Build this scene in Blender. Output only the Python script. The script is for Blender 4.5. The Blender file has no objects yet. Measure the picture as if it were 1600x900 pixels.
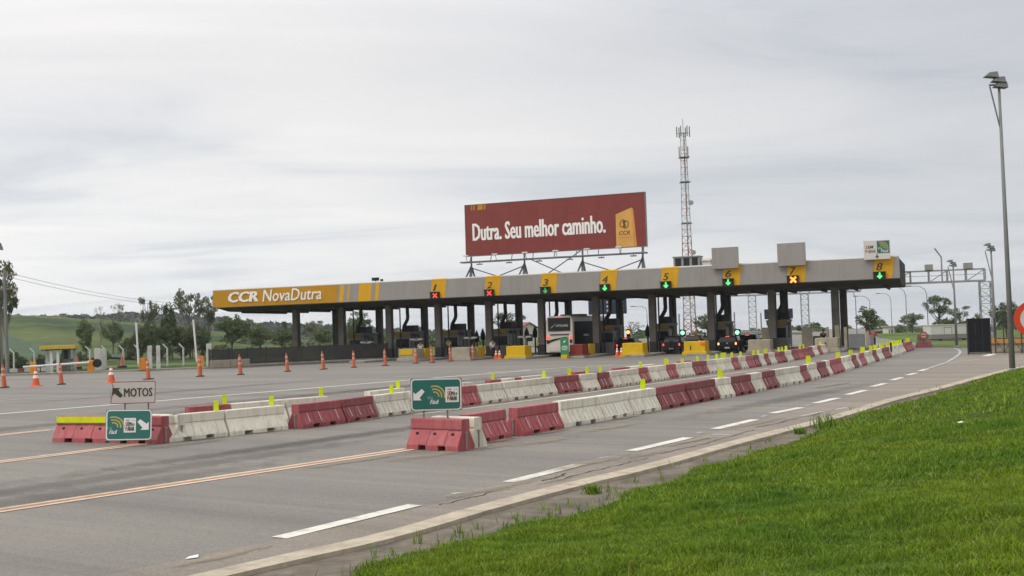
import bpy, bmesh, math, random
import numpy as np
from mathutils import Vector, Matrix

# ------------------------------------------------------------------ camera, sky, sun
SC = bpy.context.scene
COL = SC.collection
F_PX, PITCH, ROLL, EYE = 1776.0, 0.036, 0.0319, 2.6
def _basis():
    fw = Vector((0, math.cos(PITCH), math.sin(PITCH)))
    u0 = Vector((0, -math.sin(PITCH), math.cos(PITCH)))
    r0 = Vector((1, 0, 0))
    c, s = math.cos(ROLL), math.sin(ROLL)
    return r0 * c - u0 * s, u0 * c + r0 * s, fw
RT, UP, FW = _basis()
cam_d = bpy.data.cameras.new('camera')
cam_d.sensor_width = 36.0
cam_d.lens = F_PX / 1600 * 36
cam_d.clip_start = 0.1
cam_d.clip_end = 9000
cam = bpy.data.objects.new('camera', cam_d)
COL.objects.link(cam)
m3 = Matrix((RT, UP, -FW)).transposed()
cam.matrix_world = Matrix.Translation((0, 0, EYE)) @ m3.to_4x4()
SC.camera = cam

SUN_EL, SUN_AZ = math.radians(50), math.radians(240)      # azimuth clockwise from +Y
W = bpy.data.worlds.new('World')
SC.world = W
W.use_nodes = True
def build_world():
    nt = W.node_tree
    N, L = nt.nodes, nt.links
    N.clear()
    out = N.new('ShaderNodeOutputWorld')
    bg = N.new('ShaderNodeBackground')
    bg.inputs['Strength'].default_value = 0.1
    L.new(bg.outputs[0], out.inputs[0])
    sky = N.new('ShaderNodeTexSky')
    sky.sky_type = 'NISHITA'
    sky.sun_disc = False
    sky.sun_elevation = SUN_EL
    sky.sun_rotation = SUN_AZ
    sky.air_density = 1.0
    sky.dust_density = 2.0
    tc = N.new('ShaderNodeTexCoord')
    sep = N.new('ShaderNodeSeparateXYZ')
    L.new(tc.outputs['Generated'], sep.inputs[0])
    def math_(op, a, b=None):
        n = N.new('ShaderNodeMath')
        n.operation = op
        for i, q in enumerate((a, b)):
            if q is None: continue
            if isinstance(q, (int, float)): n.inputs[i].default_value = q
            else: L.new(q, n.inputs[i])
        return n.outputs[0]
    z = math_('MAXIMUM', sep.outputs[2], 0.0)
    zz = math_('ADD', z, 0.10)
    px = math_('DIVIDE', sep.outputs[0], zz)
    py = math_('DIVIDE', sep.outputs[1], zz)
    cmb = N.new('ShaderNodeCombineXYZ')
    L.new(px, cmb.inputs[0]); L.new(py, cmb.inputs[1])
    def noise(scale, detail, rough, dist=0.0, loc=(0, 0, 0), sc=(1, 1, 1)):
        mp = N.new('ShaderNodeMapping')
        mp.inputs['Location'].default_value = loc
        mp.inputs['Scale'].default_value = sc
        L.new(cmb.outputs[0], mp.inputs[0])
        n = N.new('ShaderNodeTexNoise')
        n.inputs['Scale'].default_value = scale
        n.inputs['Detail'].default_value = detail
        n.inputs['Roughness'].default_value = rough
        n.inputs['Distortion'].default_value = dist
        L.new(mp.outputs[0], n.inputs['Vector'])
        return n.outputs['Fac']
    def ramp(src, stops):
        r = N.new('ShaderNodeValToRGB')
        e = r.color_ramp.elements
        while len(e) < len(stops): e.new(0.5)
        for i, (p, c) in enumerate(stops):
            e[i].position = p
            e[i].color = (*c, 1)
        L.new(src, r.inputs[0])
        return r.outputs[0]
    # overcast base: brightens from the horizon towards the zenith (CIE overcast)
    base = ramp(z, [(0.0, (.80, .82, .845)), (0.06, (.82, .825, .832)), (0.13, (.78, .78, .786)),
                    (0.24, (.735, .735, .748)), (0.5, (1.08, 1.08, 1.09)), (1.0, (1.7, 1.7, 1.7))])
    mul = N.new('ShaderNodeVectorMath'); mul.operation = 'SCALE'
    L.new(base, mul.inputs[0]); mul.inputs['Scale'].default_value = 10.0
    # the cloud glows a little on the sun's side
    gx = math_('MULTIPLY_ADD', sep.outputs[0], -.38)
    gx.node.inputs[2].default_value = 1.0
    glow = N.new('ShaderNodeVectorMath'); glow.operation = 'SCALE'
    L.new(mul.outputs[0], glow.inputs[0]); L.new(gx, glow.inputs['Scale'])
    warm = ramp(math_('MULTIPLY_ADD', sep.outputs[0], .8), [(0.0, (1.025, 1.0, .965)), (1.0, (.975, 1.0, 1.03))])
    warm.node.inputs[0].links[0].from_node.inputs[2].default_value = .5
    m0 = N.new('ShaderNodeMix'); m0.data_type = 'RGBA'; m0.blend_type = 'MULTIPLY'; m0.inputs[0].default_value = 1
    L.new(glow.outputs[0], m0.inputs[6]); L.new(warm, m0.inputs[7])
    big = ramp(noise(.55, 3, .5, .4, (3.1, 1.7, 0)), [(.30, (.935, .95, .97)), (.70, (1.07, 1.06, 1.05))])
    m1 = N.new('ShaderNodeMix'); m1.data_type = 'RGBA'; m1.blend_type = 'MULTIPLY'; m1.inputs[0].default_value = 1
    L.new(m0.outputs[2], m1.inputs[6]); L.new(big, m1.inputs[7])
    wisp = ramp(noise(.9, 7, .55, .9, (0.4, 5.2, 0), (.55, 1.1, 1)), [(.33, (.80, .835, .88)), (.46, (.965, .97, .98)), (.58, (1.03, 1.025, 1.02)), (.70, (1.08, 1.07, 1.055))])
    m2 = N.new('ShaderNodeMix'); m2.data_type = 'RGBA'; m2.blend_type = 'MULTIPLY'; m2.inputs[0].default_value = 1.0
    L.new(m1.outputs[2], m2.inputs[6]); L.new(wisp, m2.inputs[7])
    # a little of the clear sky shows through the thin cloud
    mx = N.new('ShaderNodeMix'); mx.data_type = 'RGBA'; mx.inputs[0].default_value = .93
    L.new(sky.outputs[0], mx.inputs[6]); L.new(m2.outputs[2], mx.inputs[7])
    L.new(mx.outputs[2], bg.inputs['Color'])
build_world()

sun_d = bpy.data.lights.new('sun', 'SUN')
sun_d.energy = 1.1
sun_d.angle = math.radians(25)
sun_d.color = (1, .965, .91)
sun = bpy.data.objects.new('sun', sun_d)
COL.objects.link(sun)
_sd = Vector((math.sin(SUN_AZ) * math.cos(SUN_EL), math.cos(SUN_AZ) * math.cos(SUN_EL), math.sin(SUN_EL)))
sun.rotation_euler = (-_sd).to_track_quat('-Z', 'Y').to_euler()
vs = SC.view_settings
vs.view_transform = 'Standard'; vs.look = 'None'; vs.exposure = 0.08; vs.gamma = 1.0
vs.use_curve_mapping = False
SC.render.engine = 'CYCLES'
SC.cycles.use_denoising = True
SC.cycles.max_bounces = 6
SC.cycles.transparent_max_bounces = 8

rng = random.Random(7)
nr = np.random.default_rng(11)

# ------------------------------------------------------------------ survey: photo pixel -> place
def ray(x, y):
    return RT * ((x - 800) / F_PX) + UP * ((450 - y) / F_PX) + FW
def G(x, y, z=0.0):
    d = ray(x, y)
    return Vector((0, 0, EYE)) + d * ((z - EYE) / d.z)
def D(x, y, depth):
    return Vector((0, 0, EYE)) + ray(x, y) * depth
TH = -0.367
U = Vector((math.cos(TH), math.sin(TH), 0)); V = Vector((-math.sin(TH), math.cos(TH), 0))
O = Vector((-12.80, 105.24, 0))
def P(u, v, z=0.0):
    return O + U * u + V * v + Vector((0, 0, z))
def FP(x, y, v):                        # point on the vertical plane v = const, in (u, z)
    d = ray(x, y); e = Vector((0, 0, EYE))
    t = ((O - e).dot(V) + v) / d.dot(V)
    q = e + d * t
    return (q - O).dot(U), q.z

# ------------------------------------------------------------------ materials
MATS = {}
def mat(name, col, rough=.75, var=.12, scale=6.0, bump=0.0, metal=0.0, emit=None, es=0.0, dirt=None, dscale=2.0, damt=.5, spec=.3, bscale=None, objvar=0.0, streak=False):
    if name in MATS: return MATS[name]
    m = bpy.data.materials.new(name); m.use_nodes = True
    nt = m.node_tree; N, L = nt.nodes, nt.links
    b = N['Principled BSDF']
    b.inputs['Roughness'].default_value = rough
    b.inputs['Metallic'].default_value = metal
    b.inputs['Specular IOR Level'].default_value = spec
    tc = N.new('ShaderNodeTexCoord')
    oi = N.new('ShaderNodeObjectInfo'); of = N.new('ShaderNodeVectorMath'); of.operation = 'MULTIPLY_ADD'
    cx = N.new('ShaderNodeCombineXYZ')
    for q in (0, 1, 2): L.new(oi.outputs['Random'], cx.inputs[q])
    L.new(cx.outputs[0], of.inputs[0]); of.inputs[1].default_value = (37, 53, 29); L.new(tc.outputs['Object'], of.inputs[2])
    VEC = of.outputs[0]
    if streak:
        mp = N.new('ShaderNodeMapping'); mp.inputs['Scale'].default_value = (3.0, 3.0, .22); L.new(VEC, mp.inputs[0]); DV = mp.outputs[0]
    else: DV = VEC
    n = N.new('ShaderNodeTexNoise')
    n.inputs['Scale'].default_value = scale; n.inputs['Detail'].default_value = 6; n.inputs['Roughness'].default_value = .6
    L.new(VEC, n.inputs['Vector'])
    r = N.new('ShaderNodeValToRGB')
    lo = tuple(max(0, c * (1 - var)) for c in col); hi = tuple(c * (1 + var) for c in col)
    r.color_ramp.elements[0].position = .3; r.color_ramp.elements[0].color = (*lo, 1)
    r.color_ramp.elements[1].position = .7; r.color_ramp.elements[1].color = (*hi, 1)
    L.new(n.outputs['Fac'], r.inputs[0])
    colout = r.outputs[0]
    if dirt:
        n2 = N.new('ShaderNodeTexNoise')
        n2.inputs['Scale'].default_value = dscale; n2.inputs['Detail'].default_value = 8; n2.inputs['Roughness'].default_value = .65
        L.new(DV, n2.inputs['Vector'])
        r2 = N.new('ShaderNodeValToRGB')
        r2.color_ramp.elements[0].position = .48; r2.color_ramp.elements[0].color = (0, 0, 0, 1)
        r2.color_ramp.elements[1].position = .72; r2.color_ramp.elements[1].color = (damt, damt, damt, 1)
        L.new(n2.outputs['Fac'], r2.inputs[0])
        mx = N.new('ShaderNodeMix'); mx.data_type = 'RGBA'
        L.new(r2.outputs[0], mx.inputs[0]); L.new(colout, mx.inputs[6]); mx.inputs[7].default_value = (*dirt, 1)
        colout = mx.outputs[2]
    if objvar:
        rv = N.new('ShaderNodeValToRGB'); rv.color_ramp.elements[0].color = (1 - objvar, 1 - objvar, 1 - objvar, 1); rv.color_ramp.elements[1].color = (1 + objvar * .6, 1 + objvar * .7, 1 + objvar * .7, 1)
        L.new(oi.outputs['Random'], rv.inputs[0])
        mv = N.new('ShaderNodeMix'); mv.data_type = 'RGBA'; mv.blend_type = 'MULTIPLY'; mv.inputs[0].default_value = 1
        L.new(colout, mv.inputs[6]); L.new(rv.outputs[0], mv.inputs[7]); colout = mv.outputs[2]
    L.new(colout, b.inputs['Base Color'])
    if bump:
        n3 = N.new('ShaderNodeTexNoise'); n3.inputs['Scale'].default_value = bscale or scale * 4; n3.inputs['Detail'].default_value = 4
        L.new(tc.outputs['Object'], n3.inputs['Vector'])
        bp = N.new('ShaderNodeBump'); bp.inputs['Strength'].default_value = bump; bp.inputs['Distance'].default_value = .02
        L.new(n3.outputs['Fac'], bp.inputs['Height']); L.new(bp.outputs[0], b.inputs['Normal'])
    if emit:
        b.inputs['Emission Color'].default_value = (*emit, 1); b.inputs['Emission Strength'].default_value = es
    MATS[name] = m
    return m

def mat_asphalt(name, col, ang, warm=0.0, patch=None):
    m = bpy.data.materials.new(name); m.use_nodes = True
    nt = m.node_tree; N, L = nt.nodes, nt.links
    b = N['Principled BSDF']; b.inputs['Roughness'].default_value = .72; b.inputs['Specular IOR Level'].default_value = .38
    tc = N.new('ShaderNodeTexCoord')
    def nz(scale, det, sc=(1, 1, 1), rot=0.0, rough=.6, dist=0.0):
        mp = N.new('ShaderNodeMapping'); mp.vector_type = 'TEXTURE'
        mp.inputs['Rotation'].default_value = (0, 0, rot)
        mp.inputs['Scale'].default_value = sc
        L.new(tc.outputs['Object'], mp.inputs[0])
        n = N.new('ShaderNodeTexNoise'); n.inputs['Scale'].default_value = scale; n.inputs['Detail'].default_value = det
        n.inputs['Roughness'].default_value = rough; n.inputs['Distortion'].default_value = dist
        L.new(mp.outputs[0], n.inputs['Vector'])
        return n.outputs['Fac']
    def rmp(src, a, ca, bb, cb):
        r = N.new('ShaderNodeValToRGB')
        r.color_ramp.elements[0].position = a; r.color_ramp.elements[0].color = (*ca, 1)
        r.color_ramp.elements[1].position = bb; r.color_ramp.elements[1].color = (*cb, 1)
        L.new(src, r.inputs[0]); return r.outputs[0]
    def mulc(a, c, f=1.0):
        x = N.new('ShaderNodeMix'); x.data_type = 'RGBA'; x.blend_type = 'MULTIPLY'; x.inputs[0].default_value = f
        L.new(a, x.inputs[6]); L.new(c, x.inputs[7]); return x.outputs[2]
    grain = rmp(nz(55, 5), .3, tuple(c * .78 for c in col), .7, tuple(c * 1.22 for c in col))
    # stone chips: fine salt and pepper
    vor = N.new('ShaderNodeTexVoronoi'); vor.inputs['Scale'].default_value = 38
    L.new(tc.outputs['Object'], vor.inputs['Vector'])
    sepv = N.new('ShaderNodeSeparateColor'); L.new(vor.outputs['Color'], sepv.inputs[0])
    chips = rmp(sepv.outputs[0], 0., (.74, .74, .75), 1., (1.24, 1.22, 1.20))
    c1 = mulc(grain, chips, .7)
    # tyre lanes: long streaks along the traffic, stretched along the lane
    st = rmp(nz(.55, 3, (1, 40, 1), ang), .34, (.80, .80, .81), .62, (1.06, 1.05, 1.04))
    st2 = rmp(nz(1.9, 3, (1, 70, 1), ang), .38, (.90, .90, .90), .62, (1.05, 1.05, 1.05))
    blot = rmp(nz(.16, 5), .35, (.90, .905, .92), .68, (1.09, 1.08, 1.05))
    c2 = mulc(mulc(mulc(c1, st), st2), blot)
    # sand blown over the surface in places
    sand = rmp(nz(.33, 7, (1, 3, 1), ang, .7), .56, (0, 0, 0), .78, (.55 + warm, .55 + warm, .55 + warm))
    mx = N.new('ShaderNodeMix'); mx.data_type = 'RGBA'; L.new(sand, mx.inputs[0]); L.new(c2, mx.inputs[6])
    mx.inputs[7].default_value = (.235, .205, .172, 1)
    L.new(mx.outputs[2], b.inputs['Base Color'])
    bp = N.new('ShaderNodeBump'); bp.inputs['Strength'].default_value = .35; bp.inputs['Distance'].default_value = .01
    L.new(nz(60, 4), bp.inputs['Height']); L.new(bp.outputs[0], b.inputs['Normal'])
    MATS[name] = m
    return m

def mat_leaf(name, c0, c1, trans=.15):
    m = bpy.data.materials.new(name); m.use_nodes = True
    nt = m.node_tree; N, L = nt.nodes, nt.links
    b = N['Principled BSDF']; b.inputs['Roughness'].default_value = .7; b.inputs['Specular IOR Level'].default_value = .15
    g = N.new('ShaderNodeNewGeometry'); tc = N.new('ShaderNodeTexCoord')
    n = N.new('ShaderNodeTexNoise'); n.inputs['Scale'].default_value = 6.; n.inputs['Detail'].default_value = 3
    L.new(tc.outputs['Object'], n.inputs['Vector'])
    ad = N.new('ShaderNodeMath'); ad.operation = 'ADD'
    h = N.new('ShaderNodeMath'); h.operation = 'MULTIPLY'; h.inputs[1].default_value = .5
    L.new(g.outputs['Random Per Island'], h.inputs[0])
    h2 = N.new('ShaderNodeMath'); h2.operation = 'MULTIPLY'; h2.inputs[1].default_value = .6
    L.new(n.outputs['Fac'], h2.inputs[0])
    L.new(h.outputs[0], ad.inputs[0]); L.new(h2.outputs[0], ad.inputs[1])
    r = N.new('ShaderNodeValToRGB'); r.color_ramp.elements[0].position = .2; r.color_ramp.elements[0].color = (*c0, 1)
    r.color_ramp.elements[1].position = .85; r.color_ramp.elements[1].color = (*c1, 1)
    L.new(ad.outputs[0], r.inputs[0]); L.new(r.outputs[0], b.inputs['Base Color'])
    if trans:
        t = N.new('ShaderNodeBsdfTranslucent'); L.new(r.outputs[0], t.inputs[0])
        ms = N.new('ShaderNodeMixShader'); ms.inputs[0].default_value = trans
        L.new(b.outputs[0], ms.inputs[1]); L.new(t.outputs[0], ms.inputs[2])
        L.new(ms.outputs[0], N['Material Output'].inputs[0])
    MATS[name] = m
    return m

def mat_field(name, c0, c1, c2, s1=.02, s2=.4):
    m = bpy.data.materials.new(name); m.use_nodes = True
    nt = m.node_tree; N, L = nt.nodes, nt.links
    b = N['Principled BSDF']; b.inputs['Roughness'].default_value = .95; b.inputs['Specular IOR Level'].default_value = .05
    tc = N.new('ShaderNodeTexCoord')
    def nz(s, d):
        n = N.new('ShaderNodeTexNoise'); n.inputs['Scale'].default_value = s; n.inputs['Detail'].default_value = d
        L.new(tc.outputs['Object'], n.inputs['Vector']); return n.outputs['Fac']
    r = N.new('ShaderNodeValToRGB'); e = r.color_ramp.elements; e.new(.5)
    for i, (p, c) in enumerate(((.40, c0), (.52, c1), (.66, c2))): e[i].position = p; e[i].color = (*c, 1)
    L.new(nz(s1, 4), r.inputs[0])
    r2 = N.new('ShaderNodeValToRGB'); r2.color_ramp.elements[0].position = .3; r2.color_ramp.elements[0].color = (.7, .7, .7, 1)
    r2.color_ramp.elements[1].position = .7; r2.color_ramp.elements[1].color = (1.25, 1.25, 1.2, 1)
    L.new(nz(s2, 6), r2.inputs[0])
    x = N.new('ShaderNodeMix'); x.data_type = 'RGBA'; x.blend_type = 'MULTIPLY'; x.inputs[0].default_value = 1
    L.new(r.outputs[0], x.inputs[6]); L.new(r2.outputs[0], x.inputs[7]); L.new(x.outputs[2], b.inputs['Base Color'])
    MATS[name] = m
    return m

LANE = math.radians(90 - 34)          # direction of traffic on the apron
M_ROAD = mat_asphalt('asphalt', (.198, .181, .159), LANE)
M_SHOULDER = mat_asphalt('shoulder_asphalt', (.238, .202, .162), LANE, .2)
M_GUTTER = mat('dirty_concrete', (.16, .132, .102), .95, .3, 3, .6, dirt=(.055, .047, .034), dscale=1.3, damt=.85)
M_LIP = mat('cream_road_paint', (.43, .365, .275), .9, .16, 5, .3, dirt=(.20, .17, .135), dscale=1.7, damt=.75)
M_WHITE_LINE = mat('white_road_paint', (.64, .61, .535), .85, .10, 9, .15, dirt=(.25, .23, .20), dscale=3.0, damt=.6)
M_FADED_LINE = mat('worn_road_paint', (.42, .41, .385), .9, .12, 6, 0, dirt=(.2, .19, .185), dscale=.7, damt=.95)
M_CREAM_LINE = mat('cream_line_paint', (.60, .49, .36), .85, .10, 6, 0, dirt=(.26, .22, .18), dscale=1.2, damt=.5)
M_RED_LINE = mat('red_line_paint', (.42, .17, .095), .85, .15, 6, 0, dirt=(.28, .2, .15), dscale=1.6, damt=.6)
M_CONC = mat('concrete', (.30, .285, .255), .9, .14, 2, .3, dirt=(.13, .12, .1), dscale=.8, damt=.7)
M_CONC_PALE = mat('pale_concrete', (.31, .272, .205), .9, .14, 2, .3, dirt=(.17, .145, .105), dscale=.8, damt=.7)
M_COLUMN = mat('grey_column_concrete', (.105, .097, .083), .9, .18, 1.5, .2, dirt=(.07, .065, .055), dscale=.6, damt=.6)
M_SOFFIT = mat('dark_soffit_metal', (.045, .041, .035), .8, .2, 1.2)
M_FASCIA = mat('grey_fascia_panel', (.275, .258, .235), .6, .05, 1.0, dirt=(.185, .17, .145), dscale=.9, damt=.34, streak=True)
M_CAP = mat('pale_skylit_cap', (.44, .42, .385), .6, .05, 1.0)  # paler than the fascia: sky light on its rounded top put into the colour
M_YELLOW = mat('yellow_fascia', (.455, .222, .002), .5, .05, 1.5, dirt=(.37, .18, .006), dscale=.9, damt=.5, streak=True)
M_YELLOW_LANE = mat('bright_yellow_band', (.60, .315, .002), .5, .05, 1.5, dirt=(.48, .24, .006), dscale=.9, damt=.4, streak=True)
M_LETTER = mat('white_letter', (.80, .78, .74), .5, .03)
M_DARKTXT = mat('dark_letter', (.06, .055, .04), .6, .05)
M_BLACK = mat('black_housing', (.018, .017, .016), .5, .2)
M_RED_LED = mat('red_signal_light', (.5, .03, .02), .4, .02, emit=(1, .07, .05), es=1.3)
M_HOT_LED = mat('orange_signal_light', (.7, .3, .05), .4, .02, emit=(1, .24, .035), es=2.4)
M_GREEN_LED = mat('green_signal_light', (.05, .5, .12), .4, .02, emit=(.12, 1, .22), es=1.2)
M_GREEN_DIM = mat('dim_green_signal_light', (.03, .25, .06), .4, .02, emit=(.04, .5, .10), es=.6)
M_AMBER = mat('amber_lamp', (.8, .3, .05), .4, .02, emit=(1, .36, .06), es=2.6)
M_GREENLAMP = mat('green_lamp', (.3, .8, .5), .4, .02, emit=(.4, 1, .62), es=1.5)
M_TAIL = mat('red_tail_light', (.5, .03, .03), .3, .02, emit=(1, .10, .06), es=1.6)
M_TAIL_HOT = mat('lit_brake_light', (.8, .3, .1), .3, .02, emit=(1, .42, .16), es=2.4)
M_BILL = mat('maroon_poster', (.205, .038, .030), .6, .10, .8, dirt=(.21, .055, .045), dscale=.5, damt=.5)
M_ORANGE = mat('orange_poster_block', (.62, .33, .08), .6, .1, .7)
M_ORANGE_SIDE = mat('orange_poster_shade', (.60, .24, .05), .6, .06, .7)
M_BRONZE = mat('bronze_print', (.12, .07, .015), .6, .1)
M_STEEL = mat('galvanised_steel', (.30, .31, .31), .5, .12, 3, metal=.3)
M_DARKSTEEL = mat('grey_steel', (.17, .175, .175), .55, .12, 3, metal=.2)
M_GALV_POLE = mat('painted_grey_pole', (.19, .19, .185), .6, .1, 2, dirt=(.15, .145, .125), dscale=1.2, damt=.5)
M_WHITE = mat('white_paint', (.68, .67, .64), .6, .06, 2, dirt=(.45, .42, .36), dscale=1.2, damt=.5)
M_TOWER_RED = mat('red_tower_paint', (.28, .13, .09), .7, .12, 2)
M_TOWER_WHITE = mat('white_tower_paint', (.33, .31, .28), .7, .1, 2)
M_BARRED = mat('faded_red_plastic', (.35, .078, .085), .6, .12, 3, .1, dirt=(.42, .20, .18), dscale=2.6, damt=.55, objvar=.16, streak=True)
M_BARRED2 = mat('dark_red_plastic', (.235, .058, .062), .6, .14, 3, .1, dirt=(.33, .15, .14), dscale=2.6, damt=.55, objvar=.16, streak=True)
M_BARWHITE = mat('dirty_white_plastic', (.70, .645, .535), .65, .08, 2.5, .1, dirt=(.40, .345, .26), dscale=2.4, damt=.7, objvar=.16, streak=True)
M_BARPALE = mat('worn_rib_plastic', (.56, .42, .40), .6, .15, 4)
M_PIN = mat('grey_connector', (.25, .24, .22), .6, .1, 4)
M_FLUO = mat('fluorescent_yellow', (.56, .64, .0), .5, .10, 4, dirt=(.40, .44, .05), dscale=5, damt=.5)
M_CONE = mat('orange_cone_plastic', (.68, .115, .035), .55, .12, 4, dirt=(.5, .13, .06), dscale=3, damt=.5)
M_CONE_OLD = mat('faded_orange_plastic', (.54, .125, .055), .6, .14, 4, dirt=(.40, .14, .08), dscale=3, damt=.5)
M_CONE_BAND = mat('pale_reflective_band', (.56, .36, .27), .4, .1, 4)
M_RUBBER = mat('black_rubber', (.03, .027, .025), .85, .2, 4)
M_SIGN_GREEN = mat('green_sign_sheet', (.022, .13, .105), .45, .08, 2, dirt=(.04, .15, .12), dscale=3, damt=.4)
M_SIGN_WHITE = mat('white_sign_sheet', (.70, .67, .63), .5, .04, 2)
M_SIGN_GREY = mat('greyed_white_sheet', (.58, .545, .50), .6, .04, 2, dirt=(.42, .39, .36), dscale=2, damt=.4)
M_SIGN_RED = mat('red_sign_border', (.30, .06, .05), .6, .1, 2)
M_RING_RED = mat('red_ring_sheet', (.62, .06, .025), .5, .06, 2)
M_RED_PRINT = mat('crimson_print', (.42, .06, .07), .6, .05, 2)
M_WAVE = mat('ochre_print', (.44, .36, .10), .6, .05, 2)
M_SIGN_BACK = mat('sign_back_metal', (.2, .21, .2), .6, .1, 2)
M_NOSE_Y = mat('yellow_painted_concrete', (.56, .355, .003), .8, .10, 2, .2, dirt=(.42, .27, .03), dscale=1.4, damt=.5)
M_NOSE_R = mat('red_painted_concrete', (.20, .035, .022), .85, .12, 2, .2, dirt=(.12, .03, .02), dscale=1.4, damt=.5)
M_BOOTH = mat('booth_grey_cladding', (.21, .205, .192), .6, .08, 2, dirt=(.16, .155, .15), dscale=1, damt=.4)
M_GLASS = mat('dark_window_glass', (.013, .014, .016), .2, .05, spec=.2)
M_DUCT = mat('dark_duct', (.02, .0205, .022), .6, .1)
M_FENCE = mat('dark_fence_paint', (.045, .042, .038), .7, .15, 2)
M_GATE = mat('black_mesh_sheet', (.010, .010, .013), .8, .3, 3)
M_ORANGE_BOX = mat('orange_gate_housing', (.72, .25, .015), .5, .06, 2)
M_POST = mat('white_concrete_post', (.52, .51, .48), .85, .1, 2, dirt=(.35, .33, .29), dscale=1.5, damt=.6)
M_KIOSK_ROOF = mat('yellow_kiosk_roof', (.52, .36, .06), .7, .1, 2)
M_ROOF_TILE = mat('red_roof_tile', (.26, .10, .065), .8, .2, 3)
M_HOUSE = mat('house_wall', (.58, .55, .49), .85, .08, 1)
M_BUS = mat('bus_white_paint', (.55, .495, .43), .35, .05, 1.5, dirt=(.5, .43, .36), dscale=1, damt=.4)
M_CARBLACK = mat('black_car_paint', (.009, .009, .010), .55, .1, spec=.10)
M_CARGREY = mat('dark_grey_car_paint', (.020, .0195, .019), .5, .1, spec=.12)
M_CARSILVER = mat('silver_car_paint', (.26, .26, .25), .35, .08, metal=.3)
M_PLATE = mat('number_plate', (.45, .45, .45), .5, .05)
M_BARK = mat('bark', (.085, .066, .05), .95, .3, 4, .5)
M_BARK_PALE = mat('pale_bark', (.20, .175, .145), .95, .25, 4, .5)
M_SKIN = mat('skin', (.32, .18, .12), .6, .05)
M_SHIRT = mat('white_shirt', (.62, .62, .58), .8, .05)
M_VEST = mat('yellow_vest', (.55, .58, .10), .8, .05)
M_REDSHIRT = mat('red_shirt', (.42, .05, .05), .8, .05)
M_TROUSERS = mat('dark_trousers', (.02, .022, .035), .85, .1)
M_HAIR = mat('dark_hair', (.012, .01, .008), .7, .1)
M_WIRE = mat('black_cable', (.10, .10, .105), .7, .1)
M_TRAILER = mat('trailer_white', (.56, .55, .51), .6, .06, 1, dirt=(.4, .38, .33), dscale=.5, damt=.5)
M_LEAF_DARK = mat_leaf('dark_foliage', (.036, .055, .023), (.138, .172, .068))
M_LEAF_MID = mat_leaf('mid_foliage', (.050, .075, .030), (.172, .208, .084))
M_LEAF_PALE = mat_leaf('pale_foliage', (.074, .09, .052), (.21, .228, .125))
M_WOOD = mat_leaf('wooded_foliage', (.026, .036, .022), (.072, .088, .046), 0)
def mat_grass(name):
    m = bpy.data.materials.new(name); m.use_nodes = True
    nt = m.node_tree; N, L = nt.nodes, nt.links
    b = N['Principled BSDF']; b.inputs['Roughness'].default_value = .6; b.inputs['Specular IOR Level'].default_value = .25
    g = N.new('ShaderNodeNewGeometry'); tc = N.new('ShaderNodeTexCoord')
    def nz(s, d):
        n = N.new('ShaderNodeTexNoise'); n.inputs['Scale'].default_value = s; n.inputs['Detail'].default_value = d
        L.new(tc.outputs['Object'], n.inputs['Vector']); return n.outputs['Fac']
    def rp(src, st):
        r = N.new('ShaderNodeValToRGB'); e = r.color_ramp.elements
        while len(e) < len(st): e.new(.5)
        for i, (p, c) in enumerate(st): e[i].position = p; e[i].color = (*c, 1)
        L.new(src, r.inputs[0]); return r.outputs[0]
    blade = rp(g.outputs['Random Per Island'], [(0, (.058, .108, .006)), (.4, (.128, .222, .010)), (.85, (.202, .308, .017)), (.955, (.235, .30, .045)), (.985, (.36, .31, .13))])
    patch = rp(nz(.55, 4), [(.30, (.66, .84, .85)), (.5, (1., 1., 1.)), (.70, (1.28, 1.12, .95))])
    fine = rp(nz(3.4, 3), [(.32, (.78, .80, .78)), (.66, (1.18, 1.16, 1.16))])
    x = N.new('ShaderNodeMix'); x.data_type = 'RGBA'; x.blend_type = 'MULTIPLY'; x.inputs[0].default_value = 1
    L.new(blade, x.inputs[6]); L.new(patch, x.inputs[7])
    y = N.new('ShaderNodeMix'); y.data_type = 'RGBA'; y.blend_type = 'MULTIPLY'; y.inputs[0].default_value = 1
    L.new(x.outputs[2], y.inputs[6]); L.new(fine, y.inputs[7]); c = y.outputs[2]
    L.new(c, b.inputs['Base Color'])
    t = N.new('ShaderNodeBsdfTranslucent'); L.new(c, t.inputs[0])
    ms = N.new('ShaderNodeMixShader'); ms.inputs[0].default_value = .3
    L.new(b.outputs[0], ms.inputs[1]); L.new(t.outputs[0], ms.inputs[2]); L.new(ms.outputs[0], N['Material Output'].inputs[0])
    MATS[name] = m
    return m
M_GRASS = mat_grass('grass_blade')
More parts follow.
